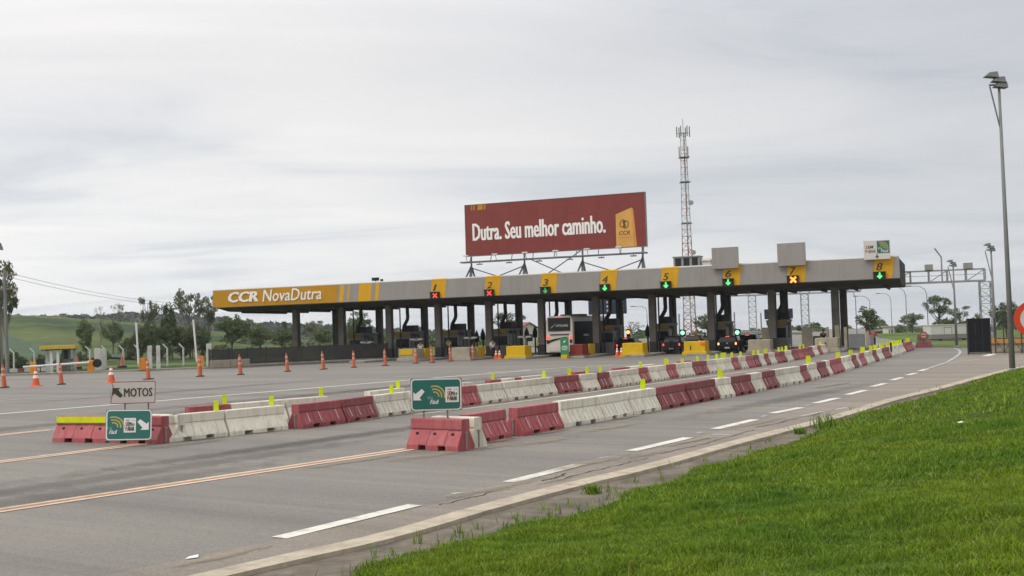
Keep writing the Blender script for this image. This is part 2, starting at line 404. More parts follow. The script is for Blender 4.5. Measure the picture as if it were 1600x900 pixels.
def mat_sand(name, col, amax=.6):
    """wind-blown sand on the road: fades out at its rim through noise"""
    m = bpy.data.materials.new(name); m.use_nodes = True
    nt = m.node_tree; N, L = nt.nodes, nt.links
    b = N['Principled BSDF']; b.inputs['Roughness'].default_value = .95; b.inputs['Base Color'].default_value = (*col, 1); b.inputs['Specular IOR Level'].default_value = .05
    tc = N.new('ShaderNodeTexCoord')
    ln = N.new('ShaderNodeVectorMath'); ln.operation = 'LENGTH'
    mp = N.new('ShaderNodeMapping'); mp.inputs['Location'].default_value = (-1, -1, 0); mp.inputs['Scale'].default_value = (2, 2, 0)
    L.new(tc.outputs['Generated'], mp.inputs[0]); L.new(mp.outputs[0], ln.inputs[0])
    n = N.new('ShaderNodeTexNoise'); n.inputs['Scale'].default_value = 2.2; n.inputs['Detail'].default_value = 7; n.inputs['Roughness'].default_value = .68
    L.new(tc.outputs['Object'], n.inputs['Vector'])
    sb = N.new('ShaderNodeMath'); sb.operation = 'SUBTRACT'; sb.inputs[0].default_value = 1; L.new(ln.outputs['Value'], sb.inputs[1])
    ad = N.new('ShaderNodeMath'); ad.operation = 'MULTIPLY_ADD'; ad.inputs[1].default_value = .55; L.new(sb.outputs[0], ad.inputs[0]); L.new(n.outputs['Fac'], ad.inputs[2])
    r = N.new('ShaderNodeValToRGB'); r.color_ramp.elements[0].position = .60; r.color_ramp.elements[0].color = (0, 0, 0, 1); r.color_ramp.elements[1].position = .88; r.color_ramp.elements[1].color = (amax, amax, amax, 1)
    L.new(ad.outputs[0], r.inputs[0])
    gt = N.new('ShaderNodeMath'); gt.operation = 'GREATER_THAN'; gt.inputs[1].default_value = 0; L.new(sb.outputs[0], gt.inputs[0])
    ml = N.new('ShaderNodeMath'); ml.operation = 'MULTIPLY'; L.new(r.outputs[0], ml.inputs[0]); L.new(gt.outputs[0], ml.inputs[1])
    L.new(ml.outputs[0], b.inputs['Alpha'])
    MATS[name] = m
    return m
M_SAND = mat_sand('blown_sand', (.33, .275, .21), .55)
M_STAIN_SHADE = mat_sand('road_stain_and_shade', (.125, .115, .104), .27)  # road stains, and painted contact shade at the barrier toes
M_SOIL = mat('grassy_soil', (.055, .085, .014), .95, .35, 3, .5, spec=.05, dirt=(.05, .05, .015), dscale=1.2, damt=.6)
M_GROUND = mat_field('verge_ground', (.075, .115, .032), (.105, .155, .042), (.14, .15, .07), .03, .5)
M_FIELD = mat_field('field_grass', (.040, .064, .034), (.085, .108, .038), (.112, .132, .054), .016, .25)
M_FARHILL = mat_field('wooded_hill', (.030, .040, .026), (.048, .056, .038), (.066, .075, .045), .02, .12)
M_DISH = mat('white_lamp_housing', (.72, .72, .68), .5, .05)

# ------------------------------------------------------------------ mesh helpers
class MB:
    def __init__(self): self.v = []; self.f = []; self.m = []
    def add(self, vs, fs, m=0):
        b = len(self.v); self.v += [tuple(p) for p in vs]
        for f in fs: self.f.append(tuple(i + b for i in f)); self.m.append(m)
        return self
    def box(self, x0, x1, y0, y1, z0, z1, m=0):
        return self.add([(x0, y0, z0), (x1, y0, z0), (x1, y1, z0), (x0, y1, z0), (x0, y0, z1), (x1, y0, z1), (x1, y1, z1), (x0, y1, z1)],
                        [(0, 3, 2, 1), (4, 5, 6, 7), (0, 1, 5, 4), (1, 2, 6, 5), (2, 3, 7, 6), (3, 0, 4, 7)], m)
    def frustum(self, x0, x1, y0, y1, z0, z1, ix, iy, m=0):      # box whose top is inset
        return self.add([(x0, y0, z0), (x1, y0, z0), (x1, y1, z0), (x0, y1, z0), (x0 + ix, y0 + iy, z1), (x1 - ix, y0 + iy, z1), (x1 - ix, y1 - iy, z1), (x0 + ix, y1 - iy, z1)],
                        [(0, 3, 2, 1), (4, 5, 6, 7), (0, 1, 5, 4), (1, 2, 6, 5), (2, 3, 7, 6), (3, 0, 4, 7)], m)
    def loft(self, rings, m=0, cap=True):
        n = len(rings[0]); b = len(self.v)
        for r in rings: self.v += [tuple(p) for p in r]
        for k in range(len(rings) - 1):
            for i in range(n):
                j = (i + 1) % n
                self.f.append((b + k * n + i, b + k * n + j, b + (k + 1) * n + j, b + (k + 1) * n + i)); self.m.append(m)
        if cap:
            self.f.append(tuple(b + i for i in reversed(range(n)))); self.m.append(m)
            e = b + (len(rings) - 1) * n
            self.f.append(tuple(e + i for i in range(n))); self.m.append(m)
        return self
    def extr_x(self, poly, x0, x1, m=0):                        # poly in (y, z)
        return self.loft([[(x0, a, b) for a, b in poly], [(x1, a, b) for a, b in poly]], m)
    def extr_y(self, poly, y0, y1, m=0):                        # poly in (x, z)
        return self.loft([[(a, y0, b) for a, b in poly], [(a, y1, b) for a, b in poly]], m)
    def extr_z(self, poly, z0, z1, m=0):
        return self.loft([[(a, b, z0) for a, b in poly], [(a, b, z1) for a, b in poly]], m)
    def tube(self, pts, r, n=6, m=0):
        pts = [Vector(p) for p in pts]
        rs = r if isinstance(r, (list, tuple)) else [r] * len(pts)
        rings = []
        seg_ = [(q - p).normalized() for p, q in zip(pts, pts[1:])]
        AX = min((Vector((0, 1, 0)), Vector((0, 0, 1)), Vector((1, 0, 0))), key=lambda v: max(abs(d.dot(v)) for d in seg_))
        for i, p in enumerate(pts):
            t = (pts[min(i + 1, len(pts) - 1)] - pts[max(i - 1, 0)]).normalized()
            x = t.cross(AX).normalized(); y = t.cross(x).normalized()
            rings.append([p + (x * math.cos(k * math.tau / n) + y * math.sin(k * math.tau / n)) * rs[i] for k in range(n)])
        return self.loft(rings, m)
    def lathe(self, prof, n=12, m=0, cx=0, cy=0):
        return self.loft([[(cx + r * math.cos(k * math.tau / n), cy + r * math.sin(k * math.tau / n), z) for k in range(n)] for r, z in prof], m)
    def disc_y(self, cx, cz, y0, y1, r, n=18, m=0):
        return self.extr_y([(cx + r * math.cos(k * math.tau / n), cz + r * math.sin(k * math.tau / n)) for k in range(n)], y0, y1, m)
    def mesh(self, name, mats, smooth=False):
        me = bpy.data.meshes.new(name)
        me.from_pydata(self.v, [], self.f)
        for q in (mats if isinstance(mats, (list, tuple)) else [mats]): me.materials.append(q)
        me.polygons.foreach_set('material_index', self.m)
        bm = bmesh.new(); bm.from_mesh(me)
        bmesh.ops.recalc_face_normals(bm, faces=bm.faces)
        bm.to_mesh(me); bm.free()
        if smooth: me.polygons.foreach_set('use_smooth', [True] * len(me.polygons))
        me.update()
        return me
    def build(self, name, mats, parent=None, loc=(0, 0, 0), rz=0.0, smooth=False, bevel=0.0):
        return link(name, self.mesh(name, mats, smooth), parent, loc, rz, bevel)

def link(name, me, parent=None, loc=(0, 0, 0), rz=0.0, bevel=0.0):
    o = bpy.data.objects.new(name, me); COL.objects.link(o)
    o.location = loc; o.rotation_euler = (0, 0, rz)
    if parent: o.parent = parent
    if bevel:
        b = o.modifiers.new('bevel', 'BEVEL'); b.width = bevel; b.segments = 2; b.limit_method = 'ANGLE'; b.angle_limit = math.radians(40)
    return o
def tag(o, label, cat, group=None):
    o['label'] = label; o['category'] = cat
    if group: o['group'] = group
    return o
def thing(name, label, cat, loc=(0, 0, 0), rz=0.0, group=None):
    o = bpy.data.objects.new(name, None); COL.objects.link(o)
    o.empty_display_size = .3
    o.location = loc; o.rotation_euler = (0, 0, rz)
    return tag(o, label, cat, group)
def struct(o): o['kind'] = 'structure'; return o
def stuff(o): o['kind'] = 'stuff'; return o
def copy_tree(o, parent=None):
    c = o.copy(); COL.objects.link(c)
    if parent: c.parent = parent
    for ch in list(o.children): copy_tree(ch, c)
    return c

def txt(body, box, y, mt, parent, name='lettering', bold=0.0, shear=0.0, ext=.012, strike=0.0):
    """flat lettering in the local x-z plane facing -y, fitted to box = (x0, x1, z0, z1)"""
    cu = bpy.data.curves.new(name, 'FONT'); cu.body = body; cu.size = 1; cu.offset = min(bold, .012); cu.shear = shear; cu.resolution_u = 2
    t = bpy.data.objects.new(name, cu); COL.objects.link(t)
    dg = bpy.context.evaluated_depsgraph_get()
    me = bpy.data.meshes.new_from_object(t.evaluated_get(dg))
    bpy.data.objects.remove(t); bpy.data.curves.remove(cu)
    n = len(me.vertices); co = np.empty(n * 3, np.float32); me.vertices.foreach_get('co', co); co = co.reshape(-1, 3)
    mn, mx = co.min(0), co.max(0)
    x0, x1, z0, z1 = box
    new = np.empty_like(co)
    new[:, 0] = x0 + (co[:, 0] - mn[0]) / (mx[0] - mn[0]) * (x1 - x0)
    new[:, 2] = z0 + (co[:, 1] - mn[1]) / (mx[1] - mn[1]) * (z1 - z0)
    new[:, 1] = y
    if strike:
        new[:, 0] = x0 + strike + (new[:, 0] - x0) * (x1 - x0 - 2 * strike) / (x1 - x0)
    me.vertices.foreach_set('co', new.ravel())
    me.materials.clear(); me.materials.append(mt); me.name = name
    bm = bmesh.new(); bm.from_mesh(me)
    bmesh.ops.remove_doubles(bm, verts=bm.verts, dist=1e-5)
    r = bmesh.ops.extrude_face_region(bm, geom=list(bm.faces))
    for q in r['geom']:
        if isinstance(q, bmesh.types.BMVert): q.co.y -= ext
    bmesh.ops.recalc_face_normals(bm, faces=bm.faces)
    if strike:                                  # heavy weight: the letter struck over itself to both sides
        base = list(bm.faces)
        for k, dx in ((1, -strike), (2, strike), (3, -strike * .5), (4, strike * .5)):
            d = bmesh.ops.duplicate(bm, geom=base)
            for q in d['geom']:
                if isinstance(q, bmesh.types.BMVert): q.co.x += dx; q.co.y -= .0012 * k
    bm.to_mesh(me); bm.free()
    me.polygons.foreach_set('use_smooth', [False] * len(me.polygons))
    return link(name, me, parent)
def rounded(x0, x1, z0, z1, r, n=5):
    p = []
    for cx, cz, a in ((x1 - r, z1 - r, 0), (x0 + r, z1 - r, 90), (x0 + r, z0 + r, 180), (x1 - r, z0 + r, 270)):
        for k in range(n + 1):
            t = math.radians(a + 90 * k / n); p.append((cx + r * math.cos(t), cz + r * math.sin(t)))
    return p
NUMW = ['zero', 'one', 'two', 'three', 'four', 'five', 'six', 'seven', 'eight']
ORD = ['first', 'second', 'third', 'fourth', 'fifth', 'sixth', 'seventh', 'eighth', 'ninth', 'tenth', 'eleventh', 'twelfth',
       'thirteenth', 'fourteenth', 'fifteenth', 'sixteenth', 'seventeenth', 'eighteenth', 'nineteenth', 'twentieth']
ORD += ['twenty-' + q for q in ORD[:9]] + ['thirtieth'] + ['thirty-' + q for q in ORD[:9]] + ['fortieth'] + ['forty-' + q for q in ORD[:9]]

def flat(name, poly, z, mt, parent=None):
    from mathutils.geometry import tessellate_polygon
    vs = [Vector((p[0], p[1], z)) for p in poly]
    tri = tessellate_polygon([[Vector((p.x, p.y, 0)) for p in vs]])
    fs = []
    for a, b, c in tri:
        n = (vs[b] - vs[a]).cross(vs[c] - vs[a])
        if abs(n.z) > 1e-9: fs.append((a, b, c) if n.z > 0 else (a, c, b))
    me = bpy.data.meshes.new(name); me.from_pydata([tuple(p) for p in vs], [], fs)
    me.materials.append(mt)
    return link(name, me, parent)
def offset_line(pts, d):
    pts = [Vector((p[0], p[1])) for p in pts]; out = []
    for i, p in enumerate(pts):
        t = (pts[min(i + 1, len(pts) - 1)] - pts[max(i - 1, 0)]).normalized()
        out.append(p + Vector((t.y, -t.x)) * d)              # d > 0: to the right of travel
    return out
def smooth_line(pts, it=2):
    pts = [Vector((p[0], p[1])) for p in pts]
    for _ in range(it):
        q = [pts[0]]
        for a, b in zip(pts, pts[1:]): q += [a * .75 + b * .25, a * .25 + b * .75]
        q.append(pts[-1]); pts = q
    return pts
def strip(name, line, a, b, z, mt, parent=None, zb=None, jag=0.0):
    """ribbon between offsets a and b of a line; zb gives it a skirt down to zb on side b"""
    A, B = offset_line(line, a), offset_line(line, b)
    if jag: B = [p + Vector((rng.uniform(-jag, jag), rng.uniform(-jag, jag))) for p in B]
    mb = MB(); n = len(A)
    vs = [(p.x, p.y, z) for p in A] + [(p.x, p.y, z) for p in B]
    fs = [(i, i + 1, n + i + 1, n + i) for i in range(n - 1)]
    if zb is not None:
        vs += [(p.x, p.y, zb) for p in B]; fs += [(n + i, n + i + 1, 2 * n + i + 1, 2 * n + i) for i in range(n - 1)]
    mb.add(vs, fs)
    o = mb.build(name, mt, parent)
    return o

# ------------------------------------------------------------------ terrain, road, verge
def sstep(a, b, x):
    t = np.clip((x - a) / (b - a), 0, 1); return t * t * (3 - 2 * t)
def polar(name, azs, rs, zf, mt, smooth=True):
    azs = np.radians(np.asarray(azs, float)); rs = np.asarray(rs, float)
    A, Rr = np.meshgrid(azs, rs, indexing='ij')
    Z = zf(np.degrees(A), Rr)
    co = np.stack([Rr * np.sin(A), Rr * np.cos(A), Z], -1).reshape(-1, 3)
    na, n = len(azs), len(rs); fs = []
    for i in range(na - 1):
        for j in range(n - 1):
            k = i * n + j; fs.append((k, k + n, k + n + 1, k + 1))
    me = bpy.data.meshes.new(name); me.from_pydata([tuple(c) for c in co], [], fs); me.materials.append(mt)
    if smooth: me.polygons.foreach_set('use_smooth', [True] * len(me.polygons))
    return struct(link(name, me))
def az_of(x): return math.degrees(math.atan((x - 800) / F_PX))
polar('ground', np.concatenate([np.arange(-180, -40, 10), np.arange(-40, 40, 2), np.arange(40, 181, 10)]),
      [.5, 20, 60, 120, 160, 190, 240, 320, 500, 900, 1600, 2600],
      lambda a, r: -.07 - np.maximum(0, r - 190) * .0125 * sstep(-16, -6, a) * (1 - sstep(60, 100, a)), M_GROUND)
_hx = [az_of(x) for x in (-900, -300, 50, 150, 230, 300, 400, 480)]
_hh = [14, 14, 13.4, 11.2, 9.2, 7, 3, 0]
polar('field', np.arange(-52, -9.5, .5), [121, 135, 160, 200, 250, 300, 350, 400, 440, 480, 560, 700],
      lambda a, r: -.12 + np.interp(a, _hx, _hh) * (sstep(122, 470, r)) * (1 - .5 * sstep(480, 700, r)) + .25 * np.sin(a * 3.1 + r * .03) * sstep(130, 250, r), M_FIELD)
_wx = [az_of(x) for x in (-900, -300, 20, 120, 200, 260, 300, 340, 400, 500, 600, 720)]
_wh = [21, 22, 20, 19.5, 20.5, 19.5, 17.5, 15, 11, 7, 3, -1]
def crop():
    n, k = 30, 14; co = []; fs = []
    for i in range(n):
        q = i / (n - 1); a = math.radians(az_of(-260 + 470 * q)); r0 = 150 + 12 * math.sin(q * 9); r1 = 285 - 120 * max(0, q - .35) / .65 + 10 * math.sin(q * 14)
        for j in range(k):
            r = r0 + (r1 - r0) * j / (k - 1); x, y = r * math.sin(a), r * math.cos(a)
            z = -.12 + np.interp(math.degrees(a), _hx, _hh) * sstep(122, 470, r) + .25 * math.sin(math.degrees(a) * 3.1 + r * .03) * sstep(130, 250, r)
            co.append((x, y, float(z) + .25))
    for i in range(n - 1):
        for j in range(k - 1): fs.append((i * k + j, (i + 1) * k + j, (i + 1) * k + j + 1, i * k + j + 1))
    me = bpy.data.meshes.new('crop_field'); me.from_pydata(co, [], fs); me.materials.append(mat('crop_green', (.052, .088, .040), .95, .25, .3, dirt=(.085, .12, .045), dscale=.05, damt=.7)); struct(link('crop_field', me))
crop()
polar('hills', np.arange(-52, -1.9, .5), [560, 640, 720, 800, 880, 950, 1050, 1300],
      lambda a, r: -4 + (np.interp(a, _wx, _wh) + 4) * sstep(560, 900, r) * (1 - .5 * sstep(930, 1300, r)) + .8 * np.sin(a * 4.3) * np.sin(a * 1.7 + 1), M_FARHILL)
# distant low ridge beyond the plaza, right
polar('ridge', np.arange(-6, 40, .5), [1200, 1500, 1900, 2400],
      lambda a, r: -26 + (9 + 3 * np.sin(a * .7) + 2 * np.sin(a * 2.3)) * sstep(1200, 1500, r) * (1 - .6 * sstep(1900, 2600, r)), M_FARHILL)

EDGE_PX = [(400, 878), (587, 839), (737, 794), (887, 756), (1000, 730), (1151, 688), (1302, 651), (1378, 626), (1453, 609), (1529, 588), (1600, 571)]
EDGE = [(-26, -12), (-12, 2), (-5.6, 9.8)] + [tuple(G(*p)[:2]) for p in EDGE_PX] + [(34, 65), (46, 73), (70, 82)]
EDGE = smooth_line(EDGE, 2)
KERB = [(-140, 78), (-60, 93)] + [tuple(G(*p)[:2]) for p in ((0, 588), (170, 582), (330, 576), (480, 569))] + [tuple(P(-.7, 3.4)[:2])]
road_poly = [(p.x, p.y) for p in offset_line(EDGE, .02)] + [(66, 88)] + [tuple(G(*q)[:2]) for q in ((1500, 544), (1440, 541.5), (1434, 536), (1402, 532), (1374, 528))] + [tuple(P(36, 110)[:2]), tuple(P(30, 200)[:2]), tuple(P(-4, 200)[:2]), tuple(P(-4, 12)[:2])] + list(reversed(KERB)) + [(-140, -12)]
road = struct(flat('road', road_poly, 0.0, M_ROAD))

DASHES = [((436, 841), (648, 789.5)), ((795, 753.8), (906, 726)), ((986, 705), (1076, 684)), ((1117, 670.5), (1180, 655.8)), ((1207, 646), (1252, 637)),
          ((1274, 630.2), (1309, 622)), ((1324, 617), (1352, 610)), ((1363, 604.3), (1384, 599)), ((1393, 594.5), (1409, 590)), ((1418, 586.3), (1431, 583)), ((1437, 580), (1447, 576.8))]
div_line = [(-20, -6), (-9, 7.6), (-4.6, 13.2)] + [tuple(((G(*a) + G(*b)) / 2)[:2]) for a, b in DASHES] + [tuple(G(1480, 566)[:2]), tuple(G(1500, 553)[:2])]
div_line = smooth_line(div_line, 1)
sh_poly = [(p.x, p.y) for p in offset_line(div_line, .25)] + [(36, 76), (66, 92), (70, 82.4)] + [(p.x, p.y) for p in reversed(offset_line(EDGE, 0.0))]
struct(flat('shoulder', sh_poly, .004, M_SHOULDER))

def seg(name, a, b, w, mt, z=.009, parent=road, n=1):
    a = Vector(a[:2]); b = Vector(b[:2])
    return strip(name, [a.lerp(b, k / n) for k in range(n + 1)], -w / 2, w / 2, z, mt, parent)
for a, b in DASHES:
    seg('lane_dash', G(*a), G(*b), .275, M_WHITE_LINE)
strip('edge_line', smooth_line([G(1447, 577), G(1463, 571.5), G(1480, 566), G(1494, 557.5), G(1501, 551.5), G(1499, 546.5), G(1490, 544)], 2), -.085, .085, .009, M_FADED_LINE, road)
seg('branch_line', G(1481, 567), G(1530, 561.5), .14, M_FADED_LINE)
seg('stop_mark', G(1540, 556.5), G(1552, 553), .5, M_WHITE_LINE)
seg('worn_line', G(1252, 650), G(1323, 637), .12, M_FADED_LINE)
seg('worn_line', G(1113, 679), G(1143, 679.5), .16, M_FADED_LINE)
for a, b, w in (((706, 772), (728, 770), .13), ((936, 716.5), (950, 714), .08), ((1088, 677.5), (1098, 675.5), .12), ((1190, 651.5), (1197, 649.5), .1), ((1258, 634.5), (1265, 633), .1)):
    seg('paint_patch', G(*a), G(*b), w, M_FADED_LINE)
for k, (x, y, rx, ry, m) in enumerate(((668, 712, 1.5, .5, M_SAND), (845, 690, 1.6, .5, M_SAND), (760, 700, 1.2, .35, M_SAND), (955, 668, 2.0, .4, M_SAND), (560, 720, 2.2, .3, M_SAND), (300, 694, 1.8, .35, M_STAIN_SHADE), (715, 773, .5, .12, M_SAND), (780, 762, 2.2, .25, M_SAND), (930, 722, 2.4, .3, M_SAND), (1180, 662, 2.4, .3, M_SAND),
                        (340, 872, 1.0, .18, M_SAND), (1010, 712, 1.2, .2, M_STAIN_SHADE), (870, 752, 1.0, .12, M_STAIN_SHADE), (230, 738, 11, .8, M_STAIN_SHADE), (420, 700, 9, .8, M_STAIN_SHADE), (560, 680, 9, .6, M_STAIN_SHADE), (1240, 622, 12, .8, M_STAIN_SHADE), (80, 664, 12, 1.2, M_STAIN_SHADE), (480, 618, 16, 1.4, M_STAIN_SHADE), (300, 610, 14, 1.0, M_STAIN_SHADE), (700, 598, 16, 1.2, M_STAIN_SHADE), (60, 780, 8, .9, M_STAIN_SHADE), (900, 585, 14, 1.2, M_STAIN_SHADE), (1080, 690, 1.6, .2, M_SAND), (1300, 602, 3.0, .35, M_SAND))):
    c = G(x, y); mb = MB(); mb.add([(-rx, -ry, 0), (rx, -ry, 0), (rx, ry, 0), (-rx, ry, 0)], [(0, 1, 2, 3)])
    mb.build('sand_patch' if m is M_SAND else 'tyre_stain', m, road, (c.x, c.y, .0125 + .0006 * k), math.radians(55))
def crack(x0, y0, x1, y1, w, seed):
    r = random.Random(seed); a, b = G(x0, y0), G(x1, y1); n = 22; pts = []; off = 0; d = (b - a).normalized(); nrm = Vector((-d.y, d.x, 0))
    for k in range(n + 1):
        off += r.uniform(-.045, .045); pts.append(a.lerp(b, k / n) + nrm * off)
    strip('crack', pts, -w, w, .0118, M_CRACK, road, None, w * .8)
M_CRACK = mat('road_crack', (.05, .045, .038), .95, .2, 8)
for k, c in enumerate(((850, 752, 900, 741, .020), (880, 748, 1010, 716, .012), (690, 790, 800, 765, .012), (1030, 710, 1180, 672, .013), (1180, 668, 1300, 640, .014))): crack(*c, k)
def triple(a, b, ext_a=9.0):
    a, b = Vector(G(*a)[:2]), Vector(G(*b)[:2]); d = (b - a).normalized(); a = a - d * ext_a
    for off, w, mt in ((-.155, .15, M_CREAM_LINE), (0, .13, M_RED_LINE), (.155, .15, M_CREAM_LINE)):
        strip('lane_line', [a.lerp(b, k / 6) for k in range(7)], off - w / 2, off + w / 2, .009 if off else .0085, mt, road)
triple((0, 798), (640, 702)); triple((0, 722), (238, 692)); triple((0, 680), (82, 671.5), 14)
strip('apron_line', smooth_line([Vector(G(0, 647)[:2]) * 1.0 - Vector((8, 11)), G(0, 647), G(244, 627), G(637, 594), G(830, 578.6)], 1), -.17, .17, .009, M_WHITE_LINE, road)
seg('apron_line', G(-120, 634), G(130, 617.5), .26, M_FADED_LINE, n=4)
for a, b, w, mt in (((836, 578), (905, 572.5), .4, M_FADED_LINE), ((347, 602.5), (482, 595.5), .25, M_FADED_LINE), ((620, 589), (700, 584), .25, M_FADED_LINE), ((760, 582.5), (840, 576.5), .3, M_FADED_LINE), ((900, 575), (960, 570), .3, M_FADED_LINE),
                    ((180, 606), (260, 601), .2, M_FADED_LINE), ((730, 633.5), (1000, 601.5), .22, M_CREAM_LINE)):
    if mt is M_CREAM_LINE:
        pa = [G(648, 648), G(735, 638), G(850, 623), G(1000, 602.5), G(1120, 586.5), G(1200, 576)]
        strip('apron_line', pa, -.08, .08, .009, M_CREAM_LINE, road)
    else: seg('apron_line', G(*a), G(*b), w, mt, n=3)

# raised cream painted lip along the road edge, the dirty concrete channel behind it
lip = struct(strip('road_edge', EDGE, -.02, .38, .022, M_LIP, None, -.06, .014))
struct(strip('gutter', EDGE, .30, 3.2, -.035, M_GUTTER))
kerb = struct(strip('kerb', KERB, -.45, 0.0, .15, M_CONC_PALE, None, -.05))
struct(strip('pavement', KERB, -1.5, -.45, .146, M_CONC))
struct(strip('verge', KERB, -14, -1.5, .10, M_FIELD))

GB_PX = [(542, 899), (677, 857), (719, 842), (775, 831), (850, 812), (925, 794), (1000, 766), (1049, 749), (1113, 726), (1245, 690), (1287, 664), (1359, 641), (1415, 630), (1491, 605), (1548, 586), (1600, 574)]
GB = [(-18, -12), (-8, 2), (-3.2, 9.0)] + [tuple(G(*p)[:2]) for p in GB_PX] + [(34.5, 64.0), (46, 71.5), (70, 80)]
GBa = np.array([tuple(p) for p in smooth_line(GB, 2)])
def bank_d(p):                               # distance inside the grass from its edge; negative outside
    a, b = GBa[:-1], GBa[1:]; ab = b - a
    best = np.full(len(p), 1e9); sgn = np.zeros(len(p))
    for i in range(len(a)):
        t = np.clip(((p - a[i]) @ ab[i]) / (ab[i] @ ab[i]), 0, 1)
        d = p - (a[i] + t[:, None] * ab[i]); r = np.hypot(d[:, 0], d[:, 1])
        s = np.sign(ab[i, 1] * d[:, 0] - ab[i, 0] * d[:, 1])
        k = r < best; best[k] = r[k]; sgn[k] = s[k]
    return best * sgn
def lump(x, y): return .035 * np.sin(x * 1.3 + y * .7) + .03 * np.sin(x * .6 - y * 1.7 + 1) + .012 * np.sin(3.1 * x + 2.3 * y)
def bank_z(p, d):
    dd = np.maximum(d, 0)
    return -.03 + .135 * dd - .0042 * np.minimum(dd, 14) ** 2 + lump(p[:, 0], p[:, 1]) * np.clip(dd, 0, 1)
def build_bank():
    line = smooth_line(GB, 2); offs = [0, .25, .6, 1, 1.6, 2.4, 3.4, 4.6, 6, 8, 10.5, 14, 20, 30, 45]
    co = []
    for o in offs: co += [(p.x, p.y) for p in offset_line(line, o)]
    co = np.array(co); d = np.repeat(offs, len(line)).astype(float)
    z = bank_z(co, d); n = len(line); fs = []
    for j in range(len(offs) - 1):
        for i in range(n - 1): fs.append((j * n + i, j * n + i + 1, (j + 1) * n + i + 1, (j + 1) * n + i))
    me = bpy.data.meshes.new('grass_bank'); me.from_pydata([(a[0], a[1], b) for a, b in zip(co, z)], [], fs); me.materials.append(M_SOIL)
    me.polygons.foreach_set('use_smooth', [True] * len(fs))
    return struct(link('grass_bank', me))
build_bank()

def blades(name, p, z, h, w, mt, lean=.55):
    """many bent grass blades as one mesh"""
    n = len(p)
    a = nr.uniform(0, math.tau, n); dx, dy = np.cos(a), np.sin(a)
    b = nr.uniform(0, math.tau, n); lx, ly = np.cos(b), np.sin(b)
    l = nr.uniform(.1, 1, n) * lean * h
    base = np.stack([p[:, 0], p[:, 1], z - .01], 1)
    sd = np.stack([dx * w, dy * w, np.zeros(n)], 1)
    mid = base + np.stack([lx * l * .35, ly * l * .35, h * .6], 1)
    tip = base + np.stack([lx * l, ly * l, h * nr.uniform(.8, 1, n)], 1)
    co = np.stack([base - sd, base + sd, mid - sd * .7, mid + sd * .7, tip], 1).reshape(-1, 3)
    k = np.arange(n)[:, None] * 5
    li = np.concatenate([k + np.array([0, 1, 3, 2]), k + np.array([2, 3, 4])], 1)      # quad + triangle
    me = bpy.data.meshes.new(name)
    me.vertices.add(n * 5); me.vertices.foreach_set('co', co.astype(np.float32).ravel())
    me.loops.add(n * 7); me.loops.foreach_set('vertex_index', li.astype(np.int32).ravel())
    me.polygons.add(n * 2)
    st = np.stack([np.arange(n) * 7, np.arange(n) * 7 + 4], 1).astype(np.int32).ravel()
    me.polygons.foreach_set('loop_start', st)
    me.update(calc_edges=True); me.validate()
    me.materials.append(mt)
    return link(name, me)
def build_grass():
    P_, W_, H_ = [], [], []
    for r0, r1, n, w, h, a0, a1 in ((4.6, 9, 320000, .0034, .070, -13, 27), (9, 15, 300000, .0045, .070, -13, 27), (15, 26, 265000, .007, .072, -13, 27), (26, 62, 200000, .013, .085, -13, 27), (3, 12, 50000, .012, .075, 27, 75), (12, 50, 70000, .022, .085, 27, 75)):
        r = np.sqrt(nr.uniform(r0 * r0, r1 * r1, n)); a = np.radians(nr.uniform(a0, a1, n))
        p = np.stack([r * np.sin(a), r * np.cos(a)], 1)
        d = bank_d(p)
        edge = .25 * np.sin(p[:, 0] * 2.1 + p[:, 1] * 1.1) + .18 * np.sin(p[:, 0] * 5.3 - p[:, 1] * 3.7)
        k = d > .05 + edge * .6 + nr.exponential(.10, n) - .12
        k &= (d > -.2)
        p = p[k]; d = d[k]
        cl = .80 + .48 * np.sin(p[:, 0] * 4.1 + 2 * np.sin(p[:, 1] * 2.9)) * np.sin(p[:, 1] * 3.7 + 1.3 * np.sin(p[:, 0] * 2.3))
        cl = np.clip(cl, .55, 1.4)
        hh = h * cl * nr.uniform(.45, 1.6, len(p))
        hh *= np.where(nr.uniform(0, 1, len(p)) < .004, 2.1, 1)
        P_.append(p); W_.append(w * nr.uniform(.7, 1.3, len(p))); H_.append(hh)
    p = np.concatenate(P_); w = np.concatenate(W_); h = np.concatenate(H_)
    o = blades('grass', p, bank_z(p, bank_d(p)), h, w, M_GRASS, 1.05)
    stuff(o); tag(o, 'short bright green grass covering the roadside bank', 'grass')
    # taller weeds scattered at the edge of the channel
    q = []
    for _ in range(150):
        i = rng.randrange(len(GBa) - 6); t = rng.random(); c = GBa[i] * (1 - t) + GBa[i + 1] * t
        if np.hypot(*c) > 45: continue
        c = c + np.array([-.25, .15]) * rng.uniform(-.3, 2.2)
        q.append(c + nr.normal(0, .03, (rng.randint(3, 10), 2)))
    q = np.concatenate(q)
    o = blades('verge_weeds', q, np.full(len(q), -.03), nr.uniform(.06, .22, len(q)), np.full(len(q), .006), M_GRASS, .9)
    stuff(o); tag(o, 'sparse green weeds growing in the dirty concrete channel', 'weeds')
    # three tufts that stand out at the kerb
    for px, n, h, lab in (((1290, 668), 70, .50, 'tall grass tuft leaning over the cream road edge, beside the middle of the bank'),
                          ((925, 768), 90, .20, 'low grass tuft in the dirty channel below the cream road edge'),
                          ((1250, 676), 60, .22, 'flattened grass tuft hanging into the channel just left of the tallest tuft')):
        c = G(*px); c = np.array([c.x, c.y])
        q = c + nr.normal(0, .15 if h > .4 else .06, (n, 2))
        tag(blades('grass_tuft', q, np.full(n, -.02), nr.uniform(.5, 1, n) * h, np.full(n, .012), M_GRASS, .9), lab, 'grass tuft')
build_grass()

